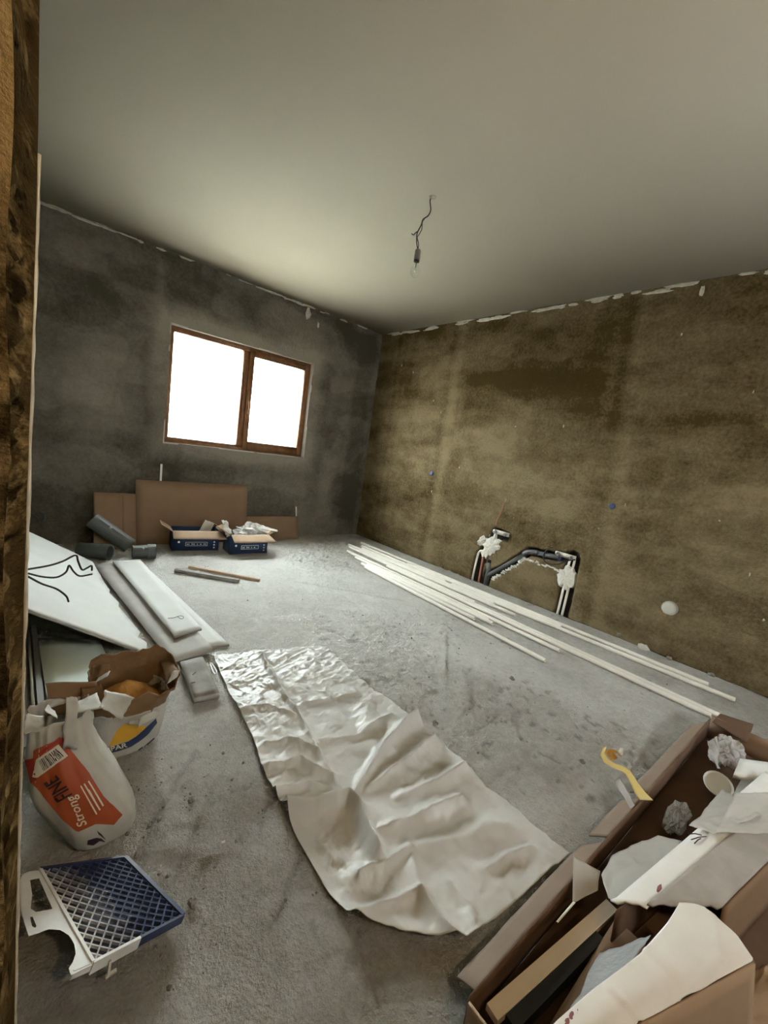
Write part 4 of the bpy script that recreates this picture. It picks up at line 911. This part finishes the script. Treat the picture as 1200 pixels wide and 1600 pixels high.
paper([A3(36, 1145, 1.19), A3(62, 1142, 1.19), A3(64, 1120, 1.23), A3(44, 1118, 1.23)], .010, 18, 47, M['bag_white'], 'torn_flap', s1, rag=.006)
paper([A3(72, 1110, 1.22), A3(90, 1124, 1.20), A3(84, 1112, 1.25), A3(73, 1102, 1.25)], .006, 14, 48, M['bag_white'], 'torn_flap', s1, rag=.004)
paper([A3(76, 1118, 1.30), A3(158, 1108, 1.31), A3(150, 1066, 1.345), A3(74, 1068, 1.345)], .008, 9, 49, M['kraft'], 'kraft_flap', s1, rag=.004)
paper([A3(130, 1110, 1.275), A3(165, 1096, 1.285), A3(158, 1070, 1.33), A3(128, 1076, 1.33)], .010, 12, 50, M['kraft'], 'kraft_flap', s1, rag=.006)
# -- farther sack, mouth wide open
rg = [(.285, 1.560, .003, .115, .095), (.285, 1.560, .015, .130, .110), (.290, 1.558, .07, .137, .118), (.300, 1.55, .13, .136, .118), (.310, 1.545, .18, .130, .116)]
V, F, P2 = sack(rg, 64, 11, .07, .010, .003)
s2 = thing('adhesive_sack', 'open white and yellow sack with brown kraft lining, standing behind the orange panelled sack', 'sack', (.285, 1.56, 0))
mk('sack_body', V, F, M['bag_white'], s2, smooth=True); D2 = Decal(V, F)
rg = [(.290, 1.558, .06, .128, .110), (.300, 1.55, .13, .129, .111), (.314, 1.543, .19, .127, .113), (.322, 1.54, .230, .130, .118), (.330, 1.54, .268, .136, .124)]
V, F, P3 = sack(rg, 72, 15, .13, .013, .003, .032); mk('kraft_lining', V, F, M['kraft'], s2, smooth=True)
xs_ = np.linspace(-1, 1, 17); XX, YY = np.meshgrid(xs_, xs_); rr = np.hypot(XX, YY); k = np.where(rr > 1e-6, np.maximum(np.abs(XX), np.abs(YY))/np.maximum(rr, 1e-6), 1)
PX, PY = XX*k, YY*k; PZ = .140+.065*np.exp(-((PX-.15)**2+(PY-.35)**2)/.25)+.02*PY+.012*(fbm(PX*3, PY*3, 3, 321)-.5)
V, F = thick(np.stack([.304+PX*.118, 1.548+PY*.101, PZ], -1), .03); mk('powder', V, F, M['powder'], s2, smooth=True)
v_, f_ = D2.grid([(171, 1163), (183, 1140), (194, 1131), (212, 1133), (229, 1135)], [(172, 1166), (186, 1161), (200, 1157), (214, 1149), (228, 1137)], 20, 10); mk('yellow_panel', v_, f_, M['yellow'], s2, smooth=True)
v_, f_ = D2.grid([(156, 1168), (178, 1165), (200, 1158), (214, 1149), (225, 1139), (243, 1122)], [(164, 1178), (185, 1173), (205, 1166), (220, 1156), (231, 1147), (245, 1129)], 34, 6, .0022); bb = mk('blue_band', v_, f_, M['blue_print'], s2, smooth=True)
V_, F_ = D2.text('SUPAR', [(157, 1177), (199, 1166), (198, 1159), (155, 1170)], .0034, .02); mk('lettering', V_, F_, M['pale_ink'], bb, label='pale lettering')
ln = [D2.grid([(207, 1177), (222, 1166)], [(209, 1180), (224, 1169)], 8, 3, .002), D2.grid([(224, 1166), (240, 1152)], [(225, 1168), (241, 1154)], 8, 3, .002), D2.grid([(212, 1180), (238, 1160)], [(213, 1182), (239, 1162)], 10, 2, .002)]
V_, F_ = join(*[q for q in ln if len(q[1])]); mk('small_print', V_, F_, M['ink'], s2, kind='stuff')
paper([A3(203, 1131, 1.405), A3(216, 1131, 1.405), A3(215, 1126, 1.412), A3(203, 1127, 1.412)], .002, 14, 55, M['bag_white'], 'torn_flap', s2, rag=.002)
paper([A3(218, 1134, 1.408), A3(246, 1120, 1.44), A3(246, 1108, 1.445), A3(220, 1122, 1.415)], .004, 14, 56, M['bag_white'], 'torn_flap', s2, rag=.004)
paper([A3(250, 1034, 1.60), A3(262, 1068, 1.46), A3(280, 1052, 1.47), A3(268, 1030, 1.60)], .010, 16, 57, M['kraft'], 'torn_flap', s2, rag=.006)
paper([A3(262, 1068, 1.452), A3(276, 1058, 1.452), A3(280, 1048, 1.455), A3(270, 1050, 1.455)], .004, 16, 58, M['bag_white'], 'torn_flap', s2, rag=.004)
paper([A3(138, 1060, 1.52), A3(165, 1055, 1.50), A3(168, 1038, 1.53), A3(146, 1040, 1.56)], .012, 16, 59, M['kraft'], 'torn_flap', s2, rag=.006)
paper([A3(150, 1066, 1.46), A3(168, 1056, 1.46), A3(170, 1050, 1.48), A3(156, 1058, 1.48)], .004, 16, 60, M['bag_white'], 'torn_flap', s2, rag=.004)

# ================================================================== PAINT GRID
GA, GB, GC, GD = (np.array(q) for q in ((.055, 1.054, .100), (.226, 1.043, .034), (.306, .826, .030), (.125, .786, .100)))
gn = np.cross(GB-GA, GD-GA); gn /= np.linalg.norm(gn); gn = gn if gn[2] > 0 else -gn
def gp(u, v, h=0.0): return (GA*(1-u)+GB*u)*(1-v)+(GD*(1-u)+GC*u)*v+gn*h
M['lattice'] = plaster('part_painted_tray', (.035, .05, .12), (.60, .61, .60), (.02, .02, .03), fine=.5, bump=.1, bs=(20, 60, 160), rough=.45)
pg = thing('paint_grid', 'white plastic paint roller grid with carrying handle, blue paint on its far half', 'paint grid', (.18, .93, 0))
SP = 17.0; segs = []
L0, L1 = .182, .262
for fam in (0, 1):
    for k in range(-20, 30):
        c = k*.0265                                        # metres: a = u*L0, b = v*L1 ; lines a*1.25 + b = c  and  a*1.25 - b = c'
        pts = []
        for t_ in np.linspace(0, 1, 121):
            b_ = t_*L1; a_ = ((c-b_) if fam == 0 else (c+b_-L1))/1.25
            if 0 <= a_ <= L0: pts.append((a_/L0, t_))
        if len(pts) > 3: segs.append((pts[0], pts[-1]))
Vs, ts = [], []; parts = []
for (a, b) in segs:
    n = 7; q = [gp(a[0]+(b[0]-a[0])*i/(n-1), a[1]+(b[1]-a[1])*i/(n-1)) for i in range(n)]
    for i in range(n-1):
        V, F = barVF(q[i], q[i+1], .0032, .0055, gn); parts.append((V, F)); um = a[0]+(b[0]-a[0])*(i+.5)/(n-1); vm = a[1]+(b[1]-a[1])*(i+.5)/(n-1); ts.append(np.full(8, .85-1.6*um-.25*sstep(.4, 0, vm)))
V, F = join(*parts); mk('lattice', V, F, M['lattice'], pg, attrs={'t': np.concatenate(ts), 'p': np.zeros(len(V))}, kind='stuff')
V, F = thick(bil([gp(0, 0, -.006), gp(1, 0, -.006), gp(1, 1, -.006), gp(0, 1, -.006)][::1], 4, 4), -.002); mk('grid_backing', V, F, M['grid_under'], pg)
def rim(a, b, w, h, mat, nm, hh=0.): V, F = barVF(gp(*a, hh), gp(*b, hh), w, h, gn); mk(nm, V, F, M[mat], pg)
rim((0, 0), (1.0, 0), .006, .012, 'grid_blue', 'rim'); rim((1, 0), (1, 1), .010, .020, 'grid_blue', 'rim', -.004); rim((.48, 1), (1, 1), .006, .018, 'grid_blue', 'rim', -.004); rim((0, 1), (.48, 1), .006, .022, 'grid_white', 'rim', -.006); rim((0, 0), (0, 1), .006, .012, 'grid_white', 'rim')
def onpl(x, y, h=0.0):
    d = ray(x, y); return CO+d*(((GA+gn*h-CO)@gn)/(d@gn))
def holed(loops):
    cu = bpy.data.curves.new('outline', 'CURVE'); cu.dimensions = '2D'; cu.fill_mode = 'BOTH'
    for lp in loops:
        sp = cu.splines.new('POLY'); sp.points.add(len(lp)-1); sp.use_cyclic_u = True
        for p, (x, y) in zip(sp.points, lp): p.co = (x, y, 0, 1)
    o = bpy.data.objects.new('outline', cu); C.objects.link(o); dg = bpy.context.evaluated_depsgraph_get()
    me = bpy.data.meshes.new_from_object(o.evaluated_get(dg)); V = np.array([v.co[:2] for v in me.vertices]); F = [tuple(p.vertices) for p in me.polygons]
    bpy.data.objects.remove(o); bpy.data.curves.remove(cu); bpy.data.meshes.remove(me); return V, F
def sm2(P): return [tuple(q[:2]) for q in smoothline([(x, y, 0) for x, y in P], 4)]
outl = [(62, 1360), (47, 1361), (36, 1366), (31, 1376), (30, 1395), (33, 1422), (38, 1442), (45, 1463), (60, 1458), (76, 1452), (94, 1453), (107, 1461), (116, 1475), (118, 1490), (114, 1503), (107, 1513), (111, 1524), (144, 1508), (103, 1434)]
hole = [(47, 1375), (61, 1372), (72, 1397), (82, 1420), (68, 1423), (56, 1425), (48, 1420), (50, 1397)]; slot = [(47, 1433), (51, 1432), (57, 1447), (55, 1450), (50, 1447)]
V2, F2 = holed([outl, hole, slot]); T = np.array([onpl(x, y, .003) for x, y in V2]); Bm = np.array([onpl(x, y, -.005) for x, y in V2]); k = len(T)
Vh = [T, Bm]; Fh = [tuple(f) for f in F2]+[tuple(i+k for i in f[::-1]) for f in F2]; kk = 2*k
for lp in (outl, hole, slot):
    n = len(lp); Vh += [np.array([onpl(x, y, .003) for x, y in lp]), np.array([onpl(x, y, -.012) for x, y in lp])]
    Fh += [(kk+i, kk+(i+1) % n, kk+n+(i+1) % n, kk+n+i) for i in range(n)]; kk += 2*n
mk('handle_plate', np.concatenate(Vh), Fh, M['grid_white'], pg)
q0 = onpl(112, 1523, -.004); q1 = onpl(177, 1494, -.004); V, F = barVF(q0, q1, .004, .016, gn); mk('skirt', V, F, M['grid_white'], pg)
q = onpl(172, 1500, -.006); V, F = join(barVF(q, q+np.array([-.004, -.01, -.022]), .010, .004, (1, 0, 0)), barVF(q+np.array([-.008, -.01, -.022]), q+np.array([.010, -.012, -.018]), .006, .004)); mk('hook', V, F, M['grid_white'], pg)
for q in (gp(.25, .2, -.01), gp(.3, .75, -.01)):
    V, F = barVF(q, (q[0], q[1], .004), .012, .006, (0, 1, 0)); mk('foot', V, F, M['grid_under'], pg)

# ================================================================== LONG OPEN CARTON, LOWER RIGHT
def cy(x): return .303-.032*(x-.70)
CX0, CX1, CYN = .70, 2.555, -.34
lc = thing('long_carton', 'long open brown carton on the floor, full of packing film and other cartons', 'box', (1.6, .0, 0))
V, F = thick(bil([(CX0, CYN, .012), (CX1, CYN, .012), (CX1, cy(CX1), .012), (CX0, cy(CX0), .012)], 20, 6), .006); mk('bottom', V, F, M['card_shaded'], lc)
def wallp(a, b, z1, mat, nm, lean=0., nu=30, seed=1, z0=.012, nv=5):
    P = bil([(a[0], a[1], z0), (b[0], b[1], z0), (b[0], b[1]+lean, z1), (a[0], a[1]+lean, z1)], nu, nv); P[..., 1] += .006*(fbm(P[..., 0]*5, P[..., 2]*8, 2, seed)-.5); P[-1, :, 2] += .006*(fbm(P[-1, :, 0]*6, P[-1, :, 0]*0, 2, seed+3)-.5)
    V, F = thick(P, .006); return mk(nm, V, F, M[mat], lc)
wallp((CX0, cy(CX0)), (CX1, cy(CX1)), .098, 'card_shaded', 'far_wall', .0)
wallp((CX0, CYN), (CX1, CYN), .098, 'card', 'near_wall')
P = bil([(CX0, CYN, .012), (CX0, cy(CX0), .012), (CX0-.006, cy(CX0), .10), (CX0-.006, CYN, .10)], 10, 4); V, F = thick(P, .006); mk('end_wall', V, F, M['card_in'], lc)
P = bil([(CX1, CYN, .012), (CX1, cy(CX1), .012), (CX1+.02, cy(CX1), .11), (CX1+.02, CYN, .11)], 10, 4); V, F = thick(P, .006); mk('end_wall', V, F, M['card'], lc)
def flap(x0, x1, dy, zo, mat, seed, nm='flap'):
    P = bil([(x0, cy(x0)+.004, .098), (x1, cy(x1)+.004, .098), (x1-.02, cy(x1)+dy, zo), (x0+.02, cy(x0)+dy, zo)], 20, 6); P[..., 2] += .006*(fbm(P[..., 0]*7, P[..., 1]*14, 2, seed)-.5)
    P = ragged(P, .006, seed, '1'); V, F = thick(P, .005); mk(nm, V, F, M[mat], lc)
flap(.72, 1.34, .058, .048, 'card_shade_flap', 5); flap(1.37, 1.66, .060, .045, 'card_shade_flap', 7); flap(1.70, 2.52, .060, .045, 'card_shade_flap', 9)  # flaps added in dull brown for the soft shadow band beyond the wall
P = bil([(CX1-.02, cy(CX1)-.01, .10), (CX1-.05, .10, .085), (CX1+.06, .10, .14), (CX1+.06, cy(CX1)-.02, .12)], 8, 8); V, F = thick(crumple(P, .006, 8, 4), .005); mk('flap', V, F, M['card_shaded'], lc)
# inside, along the far wall
V, F = barVF(fl(768, 1586, .062), fl(955, 1417, .062), .030, .016); single('beige_lath', V, F, M['lath'], 'long beige lath lying inside the open carton along its far wall', 'lath')
V, F = barVF(fl(795, 1606, .050), fl(932, 1466, .050), .032, .034); single('black_profile', V, F, M['black'], 'long black profile lying inside the open carton beside the beige lath', 'profile')
P = bil([(.715, .14, .045), (1.16, .10, .065), (1.16, .185, .07), (.715, .195, .05)], 12, 5); V, F = thick(crumple(P, .003, 6, 8), .006); single('cardboard_strip', V, F, M['card'], 'brown cardboard strip inside the open carton between black profile and bubble film', 'cardboard')
# white wrapped carton, torn open at its near end
wc = thing('white_carton', 'white cardboard carton with shade-painted grey top lying in the long carton, its dark torn end facing the room', 'box', (1.7, .02, .02))
dv = np.array([.981, -.19, 0]); nrm = np.array([.19, .981, 0])
A0 = np.array([1.117, .128, .200]); B0 = np.array([1.275, .012, .200]); LEN = .98
top = bil([A0, B0, B0+dv*(LEN-.15), A0+dv*LEN], 14, 40); top = top[:, ::-1]
top[..., 2] += .006*(fbm(top[..., 0]*6, top[..., 1]*9, 2, 331)-.5); top[0, :, :2] += (np.random.RandomState(2).rand(14, 1)-.5)*.016*np.array([1, .3])
V, F = thick(top, .006); mk('top_panel', V, F, M['card_grey'], wc)
e = np.array([A0, A0+np.array([-.037, .062, -.030]), A0+dv*LEN+np.array([.06, .075, -.03]), A0+dv*LEN])
P = bil([e[0], e[1], e[2], e[3]], 6, 40); P = P[:, ::-1]; P[0, :, :2] += (np.random.RandomState(4).rand(6, 1)-.5)*.02*np.array([1, .3]); V, F = thick(P, .004); mk('lid_flap', V, F, M['card_white'], wc, label='bright white lid flap')  # window light on this slope put into its whiter colour
P = bil([B0, B0+np.array([.0, -.01, -.175]), B0+dv*(LEN-.15)+np.array([0, -.01, -.175]), B0+dv*(LEN-.15)], 6, 30); P = P[:, ::-1]; V, F = thick(P, .005); mk('side_panel', V, F, M['card'], wc, label='bare brown side')
P = bil([A0+np.array([-.03, .045, -.045]), A0+np.array([-.02, .04, -.178]), A0+dv*LEN+np.array([.05, .05, -.178]), A0+dv*LEN+np.array([.05, .055, -.045])], 6, 30); V, F = thick(P, .004); mk('side_panel', V, F, M['card_shaded'], wc)
stp = [fl(1030, 1388, .204), fl(1042, 1393, .204), fl(1055, 1400, .204), fl(1062, 1413, .204)]
V, F = join(*[blobVF(q+np.array([.0, 0, .0005]), (.012, .004, .0012), 80+i, amp=1.0) for i, q in enumerate(stp)]); mk('red_stamp', V, F, M['red_mark'], wc, kind='stuff')
sc = []
for a, b in (((1076, 1303), (1096, 1305)), ((1080, 1312), (1104, 1307)), ((1085, 1318), (1095, 1310)), ((1100, 1286), (1110, 1284)), ((1112, 1288), (1116, 1283))):
    qa, qb = fl(*a, .186), fl(*b, .186); sc.append(tubeVF([qa, (qa+qb)/2+np.array([0, 0, .003]), qb], .0014, 5))
V, F = join(*sc); mk('pen_scrawl', V, F, M['ink'], wc, kind='stuff')
# near white-topped carton
nc = thing('torn_carton', 'brown carton with white torn top panel covering the bubble film, nearest the camera', 'box', (.95, .02, .02))
tl = [fl(1062, 1415, .25), fl(1042, 1446, .25), fl(1000, 1494, .25), fl(925, 1552, .245), fl(868, 1602, .24), fl(820, 1660, .235)]
tr = [fl(1100, 1421, .25), fl(1150, 1465, .25), fl(1176, 1502, .25), fl(1085, 1552, .245), fl(990, 1602, .24), fl(920, 1660, .235)]
P = loft(tl, tr, 40, 90); P[..., 2] += .008*(fbm(P[..., 0]*9, P[..., 1]*9, 2, 341)-.5)+.006*np.sin(np.linspace(0, math.pi, 40))[None, :]
for a_, b_ in (((1012, 1490), (1056, 1534)), ((955, 1550), (1000, 1592)), ((1112, 1432), (1122, 1500)), ((1122, 1500), (1070, 1560))): P[..., 2] += .0025*np.exp(-(seg_d(P[..., 0], P[..., 1], [fl(*a_, .25)[:2], fl(*b_, .25)[:2]])/.006)**2)
V, F = thick(P, .005); mk('top_panel', V, F, M['card_white'], nc, label='white coated top panel')
sr = np.array(tr[2:]); sl = sr+np.array([0.02, -.035, -.225]); P = loft(sr, sl, 8, 24); V, F = thick(P, .005); mk('side_panel', V, F, M['card_in'], nc, label='bare brown side')
P = loft([tr[0], tr[1], tr[2]], [q+np.array([.03, 0, -.22]) for q in tr[:3]], 6, 10); V, F = thick(P, .004); mk('end_panel', V, F, M['card'], nc)
cre = []
for a, b in (((1012, 1490), (1052, 1530)), ((952, 1552), (990, 1590)), ((1062, 1430), (1150, 1470))): pass
V, F = join(*[blobVF(fl(x, y, .249)+np.array([0, 0, .001]), (.006, .003, .0012), 90+i, amp=1.) for i, (x, y) in enumerate(((893, 1588), (902, 1582), (886, 1597)))]); mk('red_stamp', V, F, M['red_mark'], nc, kind='stuff')
P = bil([fl(1085, 1610, .10), fl(1220, 1610, .10), fl(1225, 1500, .06), fl(1120, 1545, .06)], 22, 18); P = crumple(P, .018, 14, 71); V, F = thick(P, .002)
single('kraft_paper', V, F, M['card_in'], 'crumpled beige packing paper beside the brown side of the white-topped carton', 'packing paper', smooth=True)
# films
def sheetf(c, amp, sc, seed, mat, lab, name='packing_film', nu=26, nv=26, thk=.0012, rag=.006, grp=None, cat='plastic film', smooth=True):
    P = ragged(crumple(bil(c, nu, nv), amp, sc, seed), rag, seed, '01lr'); V, F = thick(P, thk); return single(name, V, F, M[mat], lab, cat, grp, smooth=smooth)
sheetf([fl(872, 1606, .13), fl(960, 1560, .17), fl(1012, 1462, .185), fl(940, 1492, .09)], .012, 8, 81, 'bubble', 'bluish bubble film pushed up inside the torn opening between the two white cartons', 'bubble_film')
P = loft([fl(940, 1368, .10), fl(955, 1338, .11), fl(992, 1318, .115), fl(1030, 1308, .12), fl(1066, 1314, .15)], [fl(950, 1402, .115), fl(968, 1417, .13), fl(1000, 1398, .165), fl(1034, 1368, .17), fl(1068, 1340, .172)], 20, 40)
V, F = thick(crumple(P, .012, 10, 83), .0012); single('packing_film', V, F, M['film'], 'milky film draped below the bright lid flap of the shade-greyed white carton', 'plastic film', smooth=True)
sheetf([fl(1078, 1288, .185), fl(1112, 1302, .212), fl(1188, 1272, .215), fl(1130, 1232, .15)], .010, 10, 85, 'film', 'thick white film folded over the far end of the bright lid flap')
sheetf([fl(1120, 1300, .214), fl(1215, 1300, .225), fl(1215, 1240, .21), fl(1150, 1240, .20)], .012, 9, 86, 'film', 'milky film lying on top of the shade-greyed white carton toward the wall')
wad(fl(1057, 1278, .06), (.085, .026, .030), 24, M['bubble'], 'grey crumpled bubble film wad lying on the bottom of the carton by its far wall', 'bubble_film', amp=.55, n=28)
wad(fl(1138, 1174, .085), (.080, .040, .040), 27, M['clear'], 'shiny clear film wad in the far corner of the long carton', 'packing_film', amp=.8, n=26)
sheetf([fl(1108, 1185, .12), fl(1124, 1200, .15), fl(1120, 1152, .19), fl(1108, 1160, .18)], .014, 16, 89, 'clear', 'shiny clear film tip standing up from the wad in the far corner', rag=.01)
P = bil([fl(1146, 1210, .15), fl(1240, 1228, .15), fl(1240, 1196, .15), fl(1156, 1185, .15)], 8, 5); V, F = thick(P, .016); single('foam_board', V, F, M['foam'], 'white foam board in the far corner of the carton, topmost beside the clear wad', 'foam board', 'white foam boards in the carton')
P = bil([fl(1165, 1240, .12), fl(1225, 1262, .12), fl(1235, 1214, .12), fl(1192, 1212, .12)], 8, 5); V, F = thick(P, .014); single('foam_board', V, F, M['foam'], 'second white foam board lying just under the topmost one', 'foam board', 'white foam boards in the carton')
sheetf([fl(1142, 1250, .10), fl(1165, 1240, .10), fl(1186, 1214, .10), fl(1160, 1216, .10)], .006, 8, 91, 'film', 'small milky film scrap between the foam boards and the milky plastic disc')
q = fl(1122, 1226, .085); V, F = latheVF([(.004, .006), (.040, .006), (.046, .010), (.048, .004), (.044, .0), (.004, .0)], q, 22, (-.5, -.15, .85)); single('plastic_disc', V, F, M['cap'], 'round milky plastic disc tilted in the carton behind the grey film wad', 'plastic disc', smooth=False)
P = np.array(bil([fl(896, 1338, .125), fl(938, 1362, .10), fl(934, 1392, .095), fl(894, 1412, .105)], 12, 12)); V, F = thick(crumple(P, .006, 10, 93), .0012)
single('film_tab', V, F, M['film'], 'milky film tab stuck on the far wall of the carton by the plastic sheet', 'plastic film', smooth=True)
V, F = thick(bil([fl(896, 1408, .108), fl(899, 1411, .108), fl(872, 1442, .106), fl(869, 1440, .106)], 3, 8), .001); single('film_strip', V, F, M['foam'], 'thin white film strip trailing down from the milky tab', 'plastic film')
# tape
tp = thing('yellow_tape', 'yellow tape strip with a curled amber end standing up from the carton wall', 'tape', fl(1005, 1240, .10))
ca_ = [fl(1021, 1251, .100), fl(1008, 1238, .112), fl(996, 1222, .125), fl(984, 1203, .135), fl(972, 1196, .140), fl(960, 1193, .145), fl(950, 1186, .15), fl(944, 1176, .16), fl(948, 1166, .172)]
cb_ = [fl(1000, 1250, .100), fl(992, 1240, .112), fl(985, 1224, .125), fl(976, 1208, .135), fl(968, 1204, .140), fl(958, 1200, .145), fl(944, 1192, .15), fl(938, 1180, .16), fl(942, 1168, .172)]
P = loft(ca_, cb_, 6, 40); V, F = thick(P, .0008); mk('tape_strip', V, F, M['tape'], tp, smooth=True)
c0 = fl(957, 1180, .155)
P = []
for t_ in np.linspace(0, 2.2*math.pi*1.2, 40):
    r_ = .024-.0022*t_; P.append([c0+CR*(r_*1.15*math.cos(t_))+CU*(r_*.8*math.sin(t_))+CF*(w_) for w_ in np.linspace(-.012, .012, 4)])
V, F = thick(np.array(P), .0008); mk('tape_curl', V, F, M['amber'], tp, smooth=True, label='amber curled end')
q = fl(971, 1174, .165); V, F = blobVF(q, (.012, .008, .014), 61, amp=.7); mk('stuck_lump', V, F, M['label'], tp)
P = bil([fl(960, 1222, .11), fl(968, 1214, .115), fl(992, 1258, .104), fl(984, 1264, .10)], 8, 10); V, F = thick(crumple(P, .004, 14, 95), .001); single('film_curl', V, F, M['clear'], 'narrow clear film curl beside the yellow tape on the carton wall', 'plastic film', smooth=True)

# ================================================================== CRUMBS
R = np.random.RandomState(12); parts = []
for i in range(420):
    m = R.rand()
    if m < .55: x, y = R.normal(.42, .13), R.normal(1.05, .2)
    elif m < .8: x, y = R.normal(1.9, .5), R.normal(1.3, .6)
    else: x, y = R.uniform(.2, 3.3), R.uniform(.4, 4.1)
    if not (.05 < x < 3.4 and .5 < y < 4.2): continue
    s = R.choice([.002, .003, .004, .006], p=[.4, .35, .18, .07]); parts.append(blobVF((x, y, s*.5), (s, s*R.uniform(.7, 1.3), s*.8), i, 5, 3, amp=.8))
V, F = join(*parts); tag(mk('debris', V, F, M['concrete_bit']), kind='stuff')
for i, (px, py, s, mat, lab) in enumerate(((299, 1250, .009, 'concrete_bit', 'dark pebble on the bare floor left of the plastic sheet'), (384, 1267, .009, 'card_grey', 'pale topped pebble on the floor close to the edge of the plastic sheet'), (300, 1411, .011, 'concrete_bit', 'dark clod lying at the corner of the paint grid'), (349, 1318, .008, 'lump', 'pale flat pebble among the scratches left of the plastic sheet'),
                                        (250, 1282, .008, 'concrete_bit', 'dark pebble by the bottom of the orange panelled sack'), (680, 1130, .012, 'concrete_bit', 'grey clod by the raised edge of the plastic sheet'), (800, 1060, .012, 'concrete_bit', 'grey crumb in the open floor between plastic sheet and white pipes'), (910, 1190, .010, 'concrete_bit', 'grey crumb in the open floor beyond the yellow tape'))):
    q = fl(px, py, s*.6); V, F = blobVF(q, (s, s*1.1, s*.85), 400+i, 9, 6, amp=.6); single('pebble', V, F, M[mat], lab, 'pebble')
